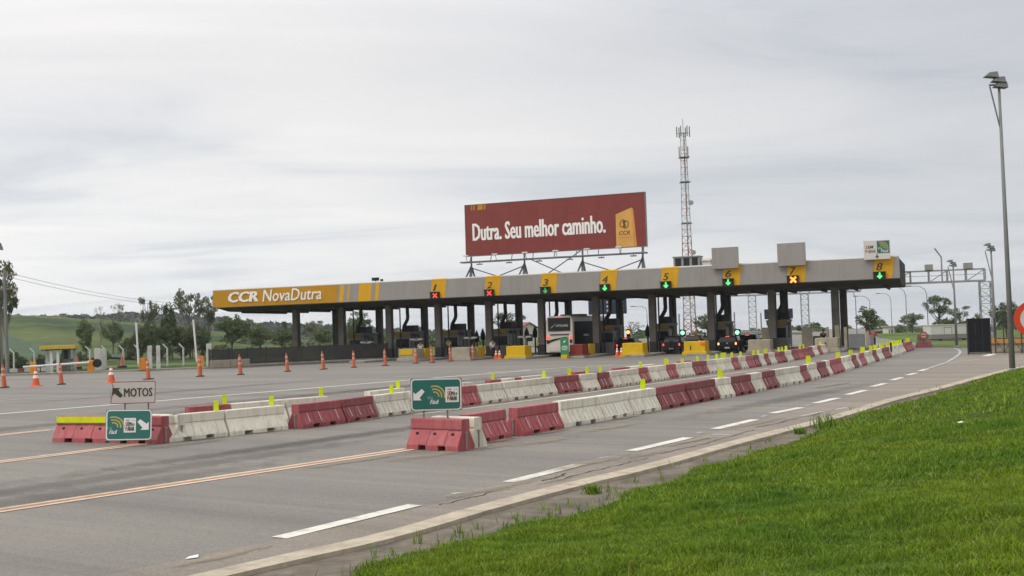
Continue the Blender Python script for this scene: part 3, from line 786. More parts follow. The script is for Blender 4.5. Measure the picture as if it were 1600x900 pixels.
# ------------------------------------------------------------------ toll canopy
S_ = 5.117                                     # island spacing
SIG_U = [6.25, 11.56, 16.86, 22.25, 27.57, 32.79, 38.0, 44.66]
UL, UR, ZB, ZT, VB = -17.79, 46.17, 5.62, 7.31, 13.0
canopy = thing('toll_canopy', 'long flat grey and yellow toll plaza canopy on paired concrete columns', 'canopy', O, TH)
def build_canopy():
    # roof: a wedge, soffit falling towards the middle
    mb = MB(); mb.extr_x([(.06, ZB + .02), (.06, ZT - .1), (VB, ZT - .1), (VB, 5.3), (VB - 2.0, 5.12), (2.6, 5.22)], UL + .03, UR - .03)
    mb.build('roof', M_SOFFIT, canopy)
    mb = MB()                                   # ribs under the soffit
    for k in range(24):
        u = UL + 1.4 + k * 2.66
        mb.add([(u, 2.7, 5.20), (u + .14, 2.7, 5.20), (u + .14, 10.9, 5.10), (u, 10.9, 5.10), (u, 2.7, 5.02), (u + .14, 2.7, 5.02), (u + .14, 10.9, 4.96), (u, 10.9, 4.96)],
               [(0, 1, 2, 3), (7, 6, 5, 4), (0, 4, 5, 1), (1, 5, 6, 2), (2, 6, 7, 3), (3, 7, 4, 0)])
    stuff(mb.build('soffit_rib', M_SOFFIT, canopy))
    # fascia built of sheet panels with open joints
    joints = [UL, -15.3, -12.8, -10.3, -7.8, -5.75]
    x = -4.0
    yel = [(UL, -3.95), (-3.72, -3.30), (-2.86, -2.68), (-1.72, -.40), (.02, .42)]
    SK = .22
    def quad_panel(name, a, b, mt, z0=ZB, z1=ZT, y=0.0, th=.05, sk0=SK, sk1=SK):
        mb = MB(); mb.extr_y([(a - 0 * sk0, z0), (b, z0), (b + sk1, z1), (a + sk0, z1)], y, y + th); return mb.build(name, mt, canopy)
    edges = []
    for i, (a, b) in enumerate(yel):
        if i == 0:
            js = [-15.4, -13.0, -10.6, -8.2, -5.8]; pts = [a] + js + [b]
            for k in range(len(pts) - 1):
                quad_panel('yellow_panel', pts[k] + (.006 if k else 0), pts[k + 1] - .006, M_YELLOW, sk0=0 if k == 0 else .02 if k < 9 else SK, sk1=SK if k == len(pts) - 2 else .02)
        else: quad_panel('yellow_panel', a, b, M_YELLOW_LANE)
    greys = [(-3.945, -3.725), (-3.295, -2.865), (-2.675, -1.725), (-.395, .015)]
    for a, b in greys: quad_panel('grey_panel', a, b, M_FASCIA, y=.004)
    cur = .425
    for i, u in enumerate(SIG_U):
        pl, pr = u - .52, u + .92
        n = max(1, round((pl - cur) / 2.2)); w = (pl - cur) / n
        for k in range(n):
            quad_panel('grey_panel', cur + k * w + .005, cur + (k + 1) * w - .005, M_FASCIA, y=.004)
        quad_panel('yellow_panel', pl, pr, M_YELLOW_LANE)
        z0 = ZB + .56 + .1
        t = txt(str(i + 1), (u + .02 - .26, u + .02 + .26 if i else u + .2, z0, z0 + .58), -.004, M_DARKTXT, canopy, 'lane_number', .0, .22, .012, .022)
        cur = pr + .005
    quad_panel('grey_panel', cur, UR, M_FASCIA, y=.004, sk1=0)
    mb = MB(); mb.add([(UL, -.005, ZT), (UR, -.005, ZT), (UR, .32, ZT + .09), (UL, .32, ZT + .09), (UL, -.005, ZT - .05), (UR, -.005, ZT - .05), (UR, .32, ZT - .05), (UL, .32, ZT - .05)],
                      [(0, 1, 2, 3), (0, 4, 5, 1), (1, 5, 6, 2), (2, 6, 7, 3), (3, 7, 4, 0), (4, 7, 6, 5)])
    mb.build('top_cap', M_CAP, canopy)
    for u in SIG_U:                              # the yellow bands wrap over the cap
        mb = MB(); a, b = u - .52 + SK, u + .92 + SK
        mb.add([(a, -.012, ZT + .004), (b, -.012, ZT + .004), (b, .32, ZT + .096), (a, .32, ZT + .096), (a, -.012, ZT - .08), (b, -.012, ZT - .08)], [(0, 1, 2, 3), (0, 4, 5, 1)])
        mb.build('cap_band', M_YELLOW_LANE, canopy)
    mb = MB(); mb.box(UL, UR, -.02, .06, ZB - .07, ZB); mb.build('bottom_trim', M_SOFFIT, canopy)
    # raised lettering
    txt('CCR', (-16.0, -12.55, 5.86 + .18, 7.04), -.002, M_LETTER, canopy, 'lettering', .010, .18, .07, .06)
    txt('NovaDutra', (-12.05, -5.55, 5.98, 7.12), -.002, M_LETTER, canopy, 'lettering', .004, .18, .07)
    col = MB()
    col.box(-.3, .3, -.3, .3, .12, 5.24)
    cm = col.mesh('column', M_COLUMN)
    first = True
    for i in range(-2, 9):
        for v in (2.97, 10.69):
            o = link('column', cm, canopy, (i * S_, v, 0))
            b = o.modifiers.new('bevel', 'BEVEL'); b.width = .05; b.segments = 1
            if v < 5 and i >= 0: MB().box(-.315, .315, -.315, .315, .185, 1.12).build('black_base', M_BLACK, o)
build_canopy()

# lane signals hung on the fascia
def arrow_down(mb, cx, cz, s, y0, y1, m):
    mb.extr_y([(cx, cz - s), (cx + .85 * s, cz - .12 * s), (cx + .55 * s, cz + .14 * s), (cx + .24 * s, cz - .14 * s), (cx + .24 * s, cz + s), (cx - .24 * s, cz + s), (cx - .24 * s, cz - .14 * s), (cx - .55 * s, cz + .14 * s), (cx - .85 * s, cz - .12 * s)], y0, y1, m)
def cross(mb, cx, cz, s, y0, y1, m, w=.3):
    for q in (1, -1):
        a = w * s
        mb.extr_y([(cx - s * q - a * .7, cz - s + a * .7 * q), (cx - s * q + a * .7, cz - s - a * .7 * q), (cx + s * q + a * .7, cz + s - a * .7 * q), (cx + s * q - a * .7, cz + s + a * .7 * q)], y0 - (.003 if q > 0 else 0), y1, m)
SIG = ['red', 'red', 'dim', 'green', 'green', 'green', 'hot', 'green']
sig_lab = {'red': 'lane signal with a red cross', 'dim': 'lane signal with a dim green down arrow', 'green': 'lane signal with a bright green down arrow', 'hot': 'lane signal with a glowing orange cross'}
for i, u in enumerate(SIG_U):
    t = thing('lane_signal', f'{sig_lab[SIG[i]]} below the painted numeral {NUMW[i + 1]}', 'lane signal', P(u, -.17, ZB - .02), TH, 'lane signals along the canopy edge')
    mb = MB(); mb.box(-.46, .46, 0, .145, -.06, .56); mb.box(-.50, .50, -.16, -.13, .53, .57); mb.box(-.5, .5, -.13, 0, .555, .575)
    mb.build('housing', M_BLACK, t)
    mb = MB()
    if SIG[i] in ('red', 'hot'): cross(mb, .04, .24, .19 if SIG[i] == 'red' else .22, -.03, -.004, 0, .28 if SIG[i] == 'red' else .36)
    else: arrow_down(mb, .02, .25, .25, -.03, -.004, 0)
    mb.build('symbol', {'red': M_RED_LED, 'hot': M_HOT_LED, 'dim': M_GREEN_DIM, 'green': M_GREEN_LED}[SIG[i]], t)

# sign boxes standing on the canopy edge
for u0, u1, z0, z1, lab in ((31.58, 33.74, 7.0, 8.74, 'blank grey sign box above the painted numeral six'), (36.89, 39.1, 6.97, 8.8, 'blank grey sign box above the painted numeral seven')):
    t = thing('sign_box', lab, 'sign', P((u0 + u1) / 2, -.42, z0), TH, 'sign boxes on the canopy edge')
    w, h = (u1 - u0) / 2, z1 - z0
    mb = MB(); mb.box(-w, w, 0, .3, 0, h); mb.build('panel', M_FASCIA, t, bevel=.015)
    mb = MB(); mb.box(-w * .7, -w * .6, .3, .42, .05, h * .8); mb.box(w * .6, w * .7, .3, .42, .05, h * .8); mb.build('bracket', M_STEEL, t)
def waves(mb, cx, cz, s, y0, y1, m):
    """three arcs, opening to the lower left"""
    for r in (.38, .66, .95):
        a0, a1 = math.radians(-12), math.radians(112); n = 12; w = .065
        A = [(cx + (r - w) * s * math.cos(a0 + (a1 - a0) * k / n), cz + (r - w) * s * math.sin(a0 + (a1 - a0) * k / n)) for k in range(n + 1)]
        B = [(cx + (r + w) * s * math.cos(a0 + (a1 - a0) * k / n), cz + (r + w) * s * math.sin(a0 + (a1 - a0) * k / n)) for k in range(n + 1)]
        for k in range(n):
            mb.extr_y([A[k], A[k + 1], B[k + 1], B[k]], y0, y1, m)
def diag_arrow(mb, cx, cz, s, y0, y1, m, dx, dz, w=.27):
    """arrow whose head sits in the corner (dx, dz)"""
    pts = [(1, 1), (1, -.55), (.62, -.13), (-.55, -1.05 - .0), (-1.05, -.55), (-.13, .62), (-.55, 1)]
    mb.extr_y([(cx + dx * a * s, cz + dz * b * s) for a, b in pts], y0, y1, m)
def lane8_sign():
    w, h = .98, 1.48
    t = thing('sign_box', 'white and green sign box above the painted numeral eight', 'sign', P(44.56, -.42, 7.14), TH, 'sign boxes on the canopy edge')
    MB().box(-w, w, 0, .3, 0, h).build('panel', M_SIGN_GREY, t)
    MB().box(.02, w - .03, -.012, 0, .46, h - .05).build('green_field', M_SIGN_GREEN, t)
    mb = MB(); waves(mb, .36, .86, .5, -.022, -.013, 0); mb.build('waves', M_WAVE, t)
    txt('Via', (.10, .38, .76, .94), -.014, M_SIGN_WHITE, t, 'lettering', 0, .2); txt('Fácil', (.30, .86, .52, .74), -.014, M_SIGN_WHITE, t, 'lettering', .02, .2)
    txt('S', (-.85, -.68, .86, 1.10), -.003, M_RED_PRINT, t, 'lettering', .02); txt('EM', (-.64, -.26, .86, 1.10), -.003, M_DARKTXT, t, 'lettering', .02)
    txt('P', (-.85, -.70, .52, .76), -.003, M_RED_PRINT, t, 'lettering', .02); txt('ARAR', (-.66, -.08, .52, .76), -.003, M_DARKTXT, t, 'lettering', .02)
    mb = MB(); arrow_down(mb, 0, .24, .17, -.014, -.002, 0); mb.build('arrow', M_DARKTXT, t)
lane8_sign()

# billboard on the roof
def billboard():
    v = 4.0; u0, u1, z0, z1 = 7.70, 24.99, 9.47, 14.34
    t = thing('billboard', 'wide maroon billboard on steel legs above the canopy', 'billboard', P(u0, v, 0), TH)
    w = u1 - u0
    cols = 12
    for k in range(cols):
        a = w * k / cols
        MB().box(a + .003, a + w / cols - .003, 0, .08, z0 + .06, z1 - .05).build('poster_panel', M_BILL, t)
    mb = MB(); mb.box(-.04, w + .04, -.03, .12, z0, z0 + .055); mb.box(-.04, w + .04, -.03, .12, z1 - .045, z1); mb.box(-.04, -.003, -.03, .12, z0, z1); mb.box(w + .003, w + .05, -.03, .30, z0, z1)
    mb.build('frame', M_SIGN_BACK, t)
    mb = MB()
    for k in range(9): mb.box(w * k / 8 - .06 + .08, w * k / 8 + .0, .14, .28, z0 + .1, z1 - .1)
    for z in (z0 + .8, z0 + 2.4, z0 + 4.0): mb.box(.1, w - .1, .29, .37, z, z + .1)
    mb.build('rear_frame', M_DARKSTEEL, t)
    y = -.003
    txt('Dutra. Seu melhor caminho.', (.70, 13.62, 11.02 - .10, 12.55), y, M_LETTER, t, 'lettering', .006, 0, .012, .04)
    sc = w / 281.0
    mb = MB()                                    # yellow marks in the corner
    for a, b, s in ((.60, .72, .05), (.85, .97, .05), (1.27, 1.78, .05), (1.90, 2.05, .05)):
        mb.extr_y([(a, z1 - .56), (b, z1 - .56), (b + s, z1 - .06), (a + s, z1 - .06)], y - .012, y)
    mb.build('yellow_mark', M_YELLOW, t)
    # orange block with the ring emblem
    bx0, bx1 = 14.55, 16.45
    MB().extr_y([(bx0, z0 + .08), (bx1 - .28, z0 + .08), (bx1 - .40, z0 + 3.55), (bx0 + .04, z0 + 3.02)], y - .012, y).build('orange_block', M_ORANGE, t)
    MB().extr_y([(bx1 - .277, z0 + .08), (bx1, z0 + .08), (bx1 - .24, z0 + 3.42), (bx1 - .397, z0 + 3.55)], y - .012, y).build('orange_block_side', M_ORANGE_SIDE, t)
    mb = MB(); cx, cz, r = 15.34, z0 + 2.12, .42
    for a0, a1 in ((20, 160), (200, 340)):
        n = 12
        for k in range(n):
            q0, q1 = math.radians(a0 + 70 + (a1 - a0) * k / n), math.radians(a0 + 70 + (a1 - a0) * (k + 1) / n)
            mb.extr_y([(cx + (r - .085) * math.cos(q0), cz + (r - .085) * math.sin(q0)), (cx + (r - .085) * math.cos(q1), cz + (r - .085) * math.sin(q1)), (cx + r * math.cos(q1), cz + r * math.sin(q1)), (cx + r * math.cos(q0), cz + r * math.sin(q0))], y - .022, y - .013)
    sx = [(-.20, -.22), (-.05, -.30), (.10, -.24), (.12, -.08), (.06, .05), (.14, .17), (.20, .22), (.06, .31), (-.08, .25), (-.11, .09), (-.05, -.05), (-.13, -.17)]
    mb.extr_y([(cx + a * 1.22, cz + b * 1.15) for a, b in sx], y - .022, y - .013)
    mb.build('emblem', M_BRONZE, t)
    txt('CCR', (14.84, 15.86, z0 + 1.16, z0 + 1.52), y - .013, M_BRONZE, t, 'lettering', .02, .2)
    txt('RODOVIAS', (14.74, 15.96, z0 + .86, z0 + .98), y - .013, M_ORANGE_SIDE, t, 'small_lettering')
    # catwalk, hangers, floodlights
    mb = MB(); mb.box(-.25, w + .15, -1.0, -.15, z0 - .62, z0 - .50); mb.build('catwalk', M_DARKSTEEL, t)
    for k in range(9):
        a = .5 + k * (w - .7) / 8
        MB().tube([(a, -.1, z0 + .02), (a, -.35, z0 - .55)], .045, 5).build('hanger', M_DARKSTEEL, t)
    for k in range(6):
        a = .25 + k * (w - .9) / 5.6
        mb = MB(); mb.box(a, a + .5, -1.5, -1.2, z0 + .06 - .1, z0 + .16 - .1, 0); mb.tube([(a + .25, -1.3, z0 - .02), (a + .25, -.95, z0 - .55)], .025, 4, 1)
        mb.build('floodlight', [M_DISH, M_DARKSTEEL], t)
        mb = MB(); mb.box(a + 1.2, a + 1.7, -1.1, -.8, z0 - .86, z0 - .76, 0); mb.tube([(a + 1.45, -.95, z0 - .76), (a + 1.45, -.9, z0 - .6)], .03, 4, 0)
        mb.build('ballast_box', M_DARKSTEEL, t)
    # A-frame legs and cross braces
    fx = [.45, 5.75, 11.35, 16.9]
    for a in fx:
        mb = MB(); mb.tube([(a, 0.1, z0 + .1), (a, .1, z0 - .95)], .09, 6)
        for dx, dy in ((-.38, -.9), (.38, -.9), (-.05, 1.1), (.14, -.9)): mb.tube([(a, .1, z0 - .9), (a + dx, .1 + dy, 7.22)], [.10, .075], 5)
        mb.build('leg', M_DARKSTEEL, t)
    for a, b in zip(fx, fx[1:]):
        for p, q in (((a + .1, z0 - 1.1), (a + 3.4, 7.24)), ((b - .1, z0 - 1.1), (b - 3.6, 7.24))) if a != fx[1] else (((a + .7, z0 - .6), (b - 1.4, 7.24)), ((b - .2, z0 + .0), (a + 1.7, 7.24))):
            MB().tube([(p[0], .1 if p[0] < q[0] else .19, p[1]), (q[0], .1 if p[0] < q[0] else .19, q[1])], .05, 5).build('cross_brace', M_DARKSTEEL, t)
billboard()

def roof_unit():
    u, z = FP(1050, 411, 2.0); u2, _ = FP(1108, 411, 2.0)
    t = thing('rooftop_cooler', 'grey rooftop cooling unit with three dark louvres behind the yellow numeral five panel', 'cooling unit', P(u, 2.0, 7.25), TH)
    w = u2 - u
    MB().box(-.3, w + .3, -.1, 1.5, 0, .16).build('slab', M_CAP, t)
    mb = MB(); mb.box(.1, w * .74, .1, 1.3, .16, 1.0); mb.box(.02, w * .76, .0, 1.4, 1.0, 1.08); mb.build('casing', M_STEEL, t)
    for k in range(3):
        a = .1 + .16 + k * (w * .74 - .2) / 3
        mb = MB(); mb.box(a, a + w * .16, .075, .098, .26, .92); mb.build('louvre', M_DUCT, t)
    mb = MB(); mb.box(w * .79, w * 1.02, .3, 1.0, .16, .62, 0); mb.frustum(w * .77, w * 1.04, .2, 1.1, .62, .82, .12, .1, 0); mb.build('vent_box', M_SIGN_GREY, t)
roof_unit()
def roof_lamp():
    u, z = FP(587, 437, 3.0)
    t = thing('roof_floodlight', 'small dark floodlight on the canopy roof left of the painted numeral one', 'floodlight', P(u, 3.0, 7.2), TH)
    mb = MB(); mb.tube([(0, 0, 0), (0, 0, .5)], .05, 6); mb.box(-.35, .3, -.15, .15, .42, .72); mb.build('lamp_head', M_DUCT, t)
    MB().box(.55, .75, -.1, .1, .1, .55).build('small_camera', M_DUCT, t)
roof_lamp()

# ------------------------------------------------------------------ islands, booths
NOSE = {1: ('beige', 'front'), 2: ('beige', 'yellow'), 3: ('yellow', None), 4: ('red', 'yellow'), 5: ('yellow', None), 6: ('yellow', None), 7: ('beige', None), 8: ('beige', None)}
NM = {'beige': M_CONC_PALE, 'yellow': M_NOSE_Y, 'red': M_NOSE_R}
LANE_WORD = {i: f'lane number {i}' for i in range(1, 9)}
def where(i):
    return {0: 'in the leftmost canopy gap', -1: 'beside the dark fence'}.get(i) or f'beneath the painted numeral {NUMW[i]}'
for i in range(-1, 9):
    t = thing('traffic_island', f'low concrete island carrying columns {where(i)}', 'island', P(i * S_, 0, 0), TH, 'toll plaza islands')
    mb = MB()
    if i >= 0: mb.extr_z([(-1.0, -2.2), (-.8, -3.6), (.8, -3.6), (1.0, -2.2), (1.0, 15), (-1.0, 15)], 0, .19)
    else: mb.box(-1, 1, 1.4, 15, 0, .19)
    mb.build('slab', M_CONC, t, bevel=.03)
for i, (c, patch) in NOSE.items():
    t = thing('crash_block', {'beige': 'bare beige', 'yellow': 'yellow painted', 'red': 'red painted'}[c] + f' concrete crash block {where(i)}', 'crash block', P(i * S_, 0, .19), TH, 'concrete crash blocks at the island heads')
    t.location = P(i * S_ - .22, 0, .19)
    z1 = .95
    mb = MB(); mb.extr_x([(-3.35, 0), (-3.3, z1), (-1.7, z1), (-1.65, 0)], -.86 if c != 'red' else -.3, .86)
    mb.build('block', NM[c], t, bevel=.04)
    mb = MB(); mb.box(-.98, .98, -3.5, -1.5, -.18, .14); mb.build('plinth', NM[c] if c != 'red' else M_NOSE_R, t, bevel=.03)
    if patch == 'yellow':
        pass
    if patch == 'front': MB().box(-.75, .55, -3.375, -3.352, .42, .9).build('yellow_patch', M_NOSE_Y, t)
    if patch: MB().box(.5, .86, -1.48, .2, .0, z1 - .02).build('yellow_block', M_NOSE_Y, t)
    if i in (6, 8):
        MB().box(-.35 if i == 6 else -.1, -.28 if i == 6 else -.02, -3.385, -3.345, .3, .62).build('steel_hook', M_DUCT, t)
    if i == 6: MB().box(.5, .9, -3.36, -3.343, .62, .84).build('orange_reflector', M_CONE, t)

def make_booth():
    t = thing('toll_booth', 'x', 'toll booth', (0, 0, 0), TH, 'toll booths between the columns')
    mb = MB()
    y0, y1, h = 5.6, 8.6, 2.42
    mb.box(-.82, .82, y0, y1, .19, 1.12)                     # lower walls
    for a, b in ((-.82, -.70), (.70, .82)):
        for c, d in ((y0, y0 + .12), (y0 + 1.4, y0 + 1.52), (y1 - .9, y1)): mb.box(a, b, c, d, 1.12, h)
    mb.box(-.70, .70, y1 - .1, y1, 1.12, h); mb.box(-.82, .82, y0, y1, h, h + .1)
    mb.build('wall', M_BOOTH, t)
    MB().box(-.70, .70, y0 + .03, y0 + .06, 1.12, h - .45).build('window', M_GLASS, t)
    MB().box(-.70, .70, y0 - .02, y0 + .10, h - .45, h).build('head_panel', M_BOOTH, t)
    mb = MB(); mb.box(.74, .76, y0 + .12, y0 + 1.4, 1.12, h - .25); mb.box(.74, .76, y0 + 1.52, y1 - .9, 1.12, h - .25); mb.box(-.76, -.74, y0 + .12, y1 - .9, 1.12, h - .25); mb.build('side_window', M_GLASS, t)
    mb = MB(); mb.box(-.9, .9, y0 - .25, y1 + .1, h + .1, h + .24); mb.build('roof', M_BOOTH, t)
    MB().box(-.86, .7, y0 - .29, y0 - .255, h - .22, h + .2).build('yellow_band', mat('dull_yellow_band', (.22, .15, .03), .7, .12, 2), t)
    MB().box(-.1, .95, y0 + .5, y0 + 1.7, h + .24, h + .85).build('cooler', M_DUCT, t)
    mb = MB(); pts = [(.42, 6.0, 5.14), (.42, 6.0, 4.5), (.44, 6.0, 4.1), (.38, 6.0, 3.8), (.2, 6.0, 3.5), (.04, 6.0, 3.25), (-.02, 6.0, 3.0), (-.02, 6.0, h + .2)]
    mb.tube(pts, .18, 8); mb.build('duct', M_DUCT, t, smooth=True)
    for x, y in ((.0, 5.2), (.35, 9.3)):
        MB().tube([(x, y, .19), (x, y, 5.1)], .07, 6).build('cable_post', M_DUCT, t)
    MB().box(-.55, -.1, 4.2, 4.7, .19, 1.45).build('ticket_machine', M_DARKSTEEL, t)
    return t
b0 = make_booth()
booths = []
for i in range(-1, 8):
    o = b0 if i == -1 else copy_tree(b0)
    o.location = P(i * S_, 0, 0)
    o['label'] = f'grey toll booth with a dark duct on its roof, {where(i)}'
    booths.append(o)

# camera pairs: white hooded twin units on posts beside the booths
for n_, (x, y) in enumerate(((573, 535), (651, 530.5), (735, 528), (820, 526.5), (908, 523.5))):
    u, z = FP(x, y, 5.0)
    wh = ['behind the dark fence', 'right of the leftmost yellow striped block', 'right of the column beneath numeral one', 'left of the white coach', 'in front of the dark side of the coach'][n_]
    t = thing('twin_camera', f'white twin camera pair on a post {wh}', 'camera', P(u, 5.0, .0), TH, 'twin cameras by the booths')
    mb = MB()
    for s in (-1, 1):
        mb.extr_x([(-.16, z - .06), (-.12, z + .10), (.2, z + .10), (.2, z - .06)], s * .38 - .26, s * .38 + .26)
    mb.tube([(-.3, 0, z - .10), (.3, 0, z - .10)], .03, 5); mb.build('hood', M_DISH, t)
    MB().tube([(0, .05, .0), (0, .05, z - .08)], .05, 6).build('post', M_DUCT, t)

# signal lamps at the lane exits
for x, y, mt, lab, r in ((981.5, 519, M_AMBER, 'glowing amber exit lamp right of the column beneath numeral four', .17), (1066.5, 520, M_GREENLAMP, 'pale green exit lamp above the off-road car with the spare wheel', .20), (1152, 519.5, M_GREENLAMP, 'pale green exit lamp above the black hatchback', .20)):
    u, z = FP(x, y, 12.0)
    t = thing('exit_lamp', lab, 'signal lamp', P(u, 12.0, 0), TH, 'exit lamps beyond the booths')
    hw_ = .27 if mt is not M_AMBER else .17
    mb = MB(); mb.box(-hw_, hw_, 0, .2, z - (.45 if mt is M_AMBER else .3), z + .3); mb.tube([(0, .1, 0), (0, .1, z - .3)], .06, 6); mb.build('housing', M_BLACK, t)
    mb = MB(); mb.disc_y(0, z, -.05, -.002, r); mb.build('lens', mt, t)
for x, y, lab in ((745, 527, 'left one of two dark rounded signal backs near the column beneath numeral two'), (754.5, 524, 'right one of two dark rounded signal backs near the column beneath numeral two'), (823, 522, 'dark rounded signal back on a post in front of the red-roofed house'), (836, 520, 'dark rounded signal back right of the red-roofed house'), (1012, 518, 'dark rounded signal back left of the column beneath numeral five')):
    u, z = FP(x, y, 12.5)
    t = thing('signal_post', lab, 'signal post', P(u, 12.5, 0), TH, 'dark signal posts beyond the booths')
    mb = MB(); mb.lathe([(.05, z - .5), (.24, z - .45), (.26, z + .1), (.16, z + .4), (.04, z + .7)], 10); mb.build('head', M_BLACK, t, smooth=True)
    mb = MB(); mb.tube([(0, 0, 0), (0, 0, z - .4)], .09, 6); mb.build('post', M_BLACK, t)

# green information board on a yellow foot, before the red block
def info_board():
    u, z = FP(882.5, 557, -3.9)
    t = thing('information_board', 'small green board with white lines on a yellow foot, before the coach', 'board', P(u, -3.9, 0), TH)
    MB().box(-.36, .36, 0, .05, .34, 1.72).build('panel', mat('bright_green_sheet', (.03, .20, .085), .5, .06, 2), t)
    MB().box(-.3, .24, -.1, .45, 0, .32).build('foot', M_NOSE_Y, t)
    for k, (a, b) in enumerate(((-.2, .24), (-.28, .28), (-.2, .22))):
        MB().box(a, b, -.012, -.001, 1.0 - k * .14, 1.055 - k * .14).build('white_line', M_SIGN_WHITE, t)
    mb = MB(); diag_arrow(mb, .02, 1.42, .11, -.012, -.001, 0, -1, -1); mb.build('arrow', M_SIGN_GREY, t)
info_board()

# right-hand islands: bare crash walls, dark gates
def wall_piece(x0, x1, ytop, ybot, v, lab, mt=M_CONC_PALE, th=.3, name='crash_wall', cat='wall', grp='bare concrete walls on the right-hand islands'):
    u0, zt = FP(x0, ytop, v); u1, zb = FP(x1, ybot, v)
    t = thing(name, lab, cat, P((u0 + u1) / 2, v, 0), TH, grp)
    w = (u1 - u0) / 2
    MB().box(-w, w, 0, th, .19, zt).build('wall' if name == 'crash_wall' else 'panel', mt, t, bevel=.03)
    return t
wall_piece(1190, 1214, 512, 552, 3.6, 'tall pale concrete wall beside the column beneath numeral seven')
wall_piece(1104, 1119, 514, 548, 6.5, 'pale concrete wall behind the column beneath numeral six')
wall_piece(1252, 1270, 512, 550, 4.0, 'pale concrete wall between the last two islands')
wall_piece(1290, 1296, 511, 550, 2.0, 'thin upright concrete slab left of the last column pair')
wall_piece(1304, 1313, 508, 548, 2.0, 'pale slab against the last column pair')
wall_piece(1318, 1324.5, 511, 548, 2.0, 'thin upright concrete slab right of the last column pair')
wall_piece(1270, 1284, 525, 547, 5.0, 'dark metal gate panel left of the last island', M_DARKSTEEL, .06, 'dark_gate', 'gate', 'dark metal gates on the right')
wall_piece(1326, 1352, 522, 544, 1.0, 'dark metal gate panel right of the last island', M_DARKSTEEL, .06, 'dark_gate', 'gate', 'dark metal gates on the right')
wall_piece(1359, 1366, 523, 543, 1.0, 'narrow dark gate panel at the far right of the gates', M_DARKSTEEL, .06, 'dark_gate', 'gate', 'dark metal gates on the right')
wall_piece(1352.5, 1358.5, 518, 543, 1.0, 'beige gate pillar between the dark gate panels', M_CONC_PALE, .4, 'gate_pillar', 'pillar', None)

# ------------------------------------------------------------------ plastic barriers
BH, BW = .68, .295
def barrier_mesh(L, m, ribs=True, key=[0]):
    mb = MB()
    full = [(-BW, 0), (-BW, .11), (-.118, .45), (-.140, .468), (-.130, BH - .02), (-.12, BH), (.12, BH), (.130, BH - .02), (.140, .468), (.118, .45), (BW, .11), (BW, 0)]
    notch = [(-BW + .012, .10), (-BW + .008, .115)] + full[2:10] + [(BW - .008, .115), (BW - .012, .10)]
    h = L / 2
    xs = [(-h, -h + .24 * L, full), (-h + .24 * L, -h + .38 * L, notch), (-h + .38 * L, -h + .62 * L, full), (-h + .62 * L, -h + .76 * L, notch), (-h + .76 * L, h, full)]
    rings = []
    for a, b, pr in xs:
        rings.append([(a, y, z) for y, z in pr]); rings.append([(b, y, z) for y, z in pr])
    # ends taper in a little
    rings[0] = [(x + .012, y * .97, z) for x, y, z in rings[0]]; rings[-1] = [(x - .012, y * .97, z) for x, y, z in rings[-1]]
    mb.loft(rings, 0)
    return mb
def slope_bar(mb, x, w, s, a=.06, b=.86, th=.012, m=0):
    """raised bar on the sloping face; s = -1 front, 1 back"""
    y0, z0, y1, z1 = s * BW, .11, s * .118, .45
    ya, za, yb, zb = y0 + (y1 - y0) * a, z0 + (z1 - z0) * a, y0 + (y1 - y0) * b, z0 + (z1 - z0) * b
    ny, nz = s * .88 * th, .47 * th
    mb.add([(x - w, ya, za), (x + w, ya, za), (x + w, yb, zb), (x - w, yb, zb), (x - w, ya + ny, za + nz), (x + w, ya + ny, za + nz), (x + w, yb + ny, zb + nz), (x - w, yb + ny, zb + nz)],
           [(0, 1, 2, 3), (7, 6, 5, 4), (0, 4, 5, 1), (1, 5, 6, 2), (2, 6, 7, 3), (3, 7, 4, 0)], m)
MESHCACHE = {}
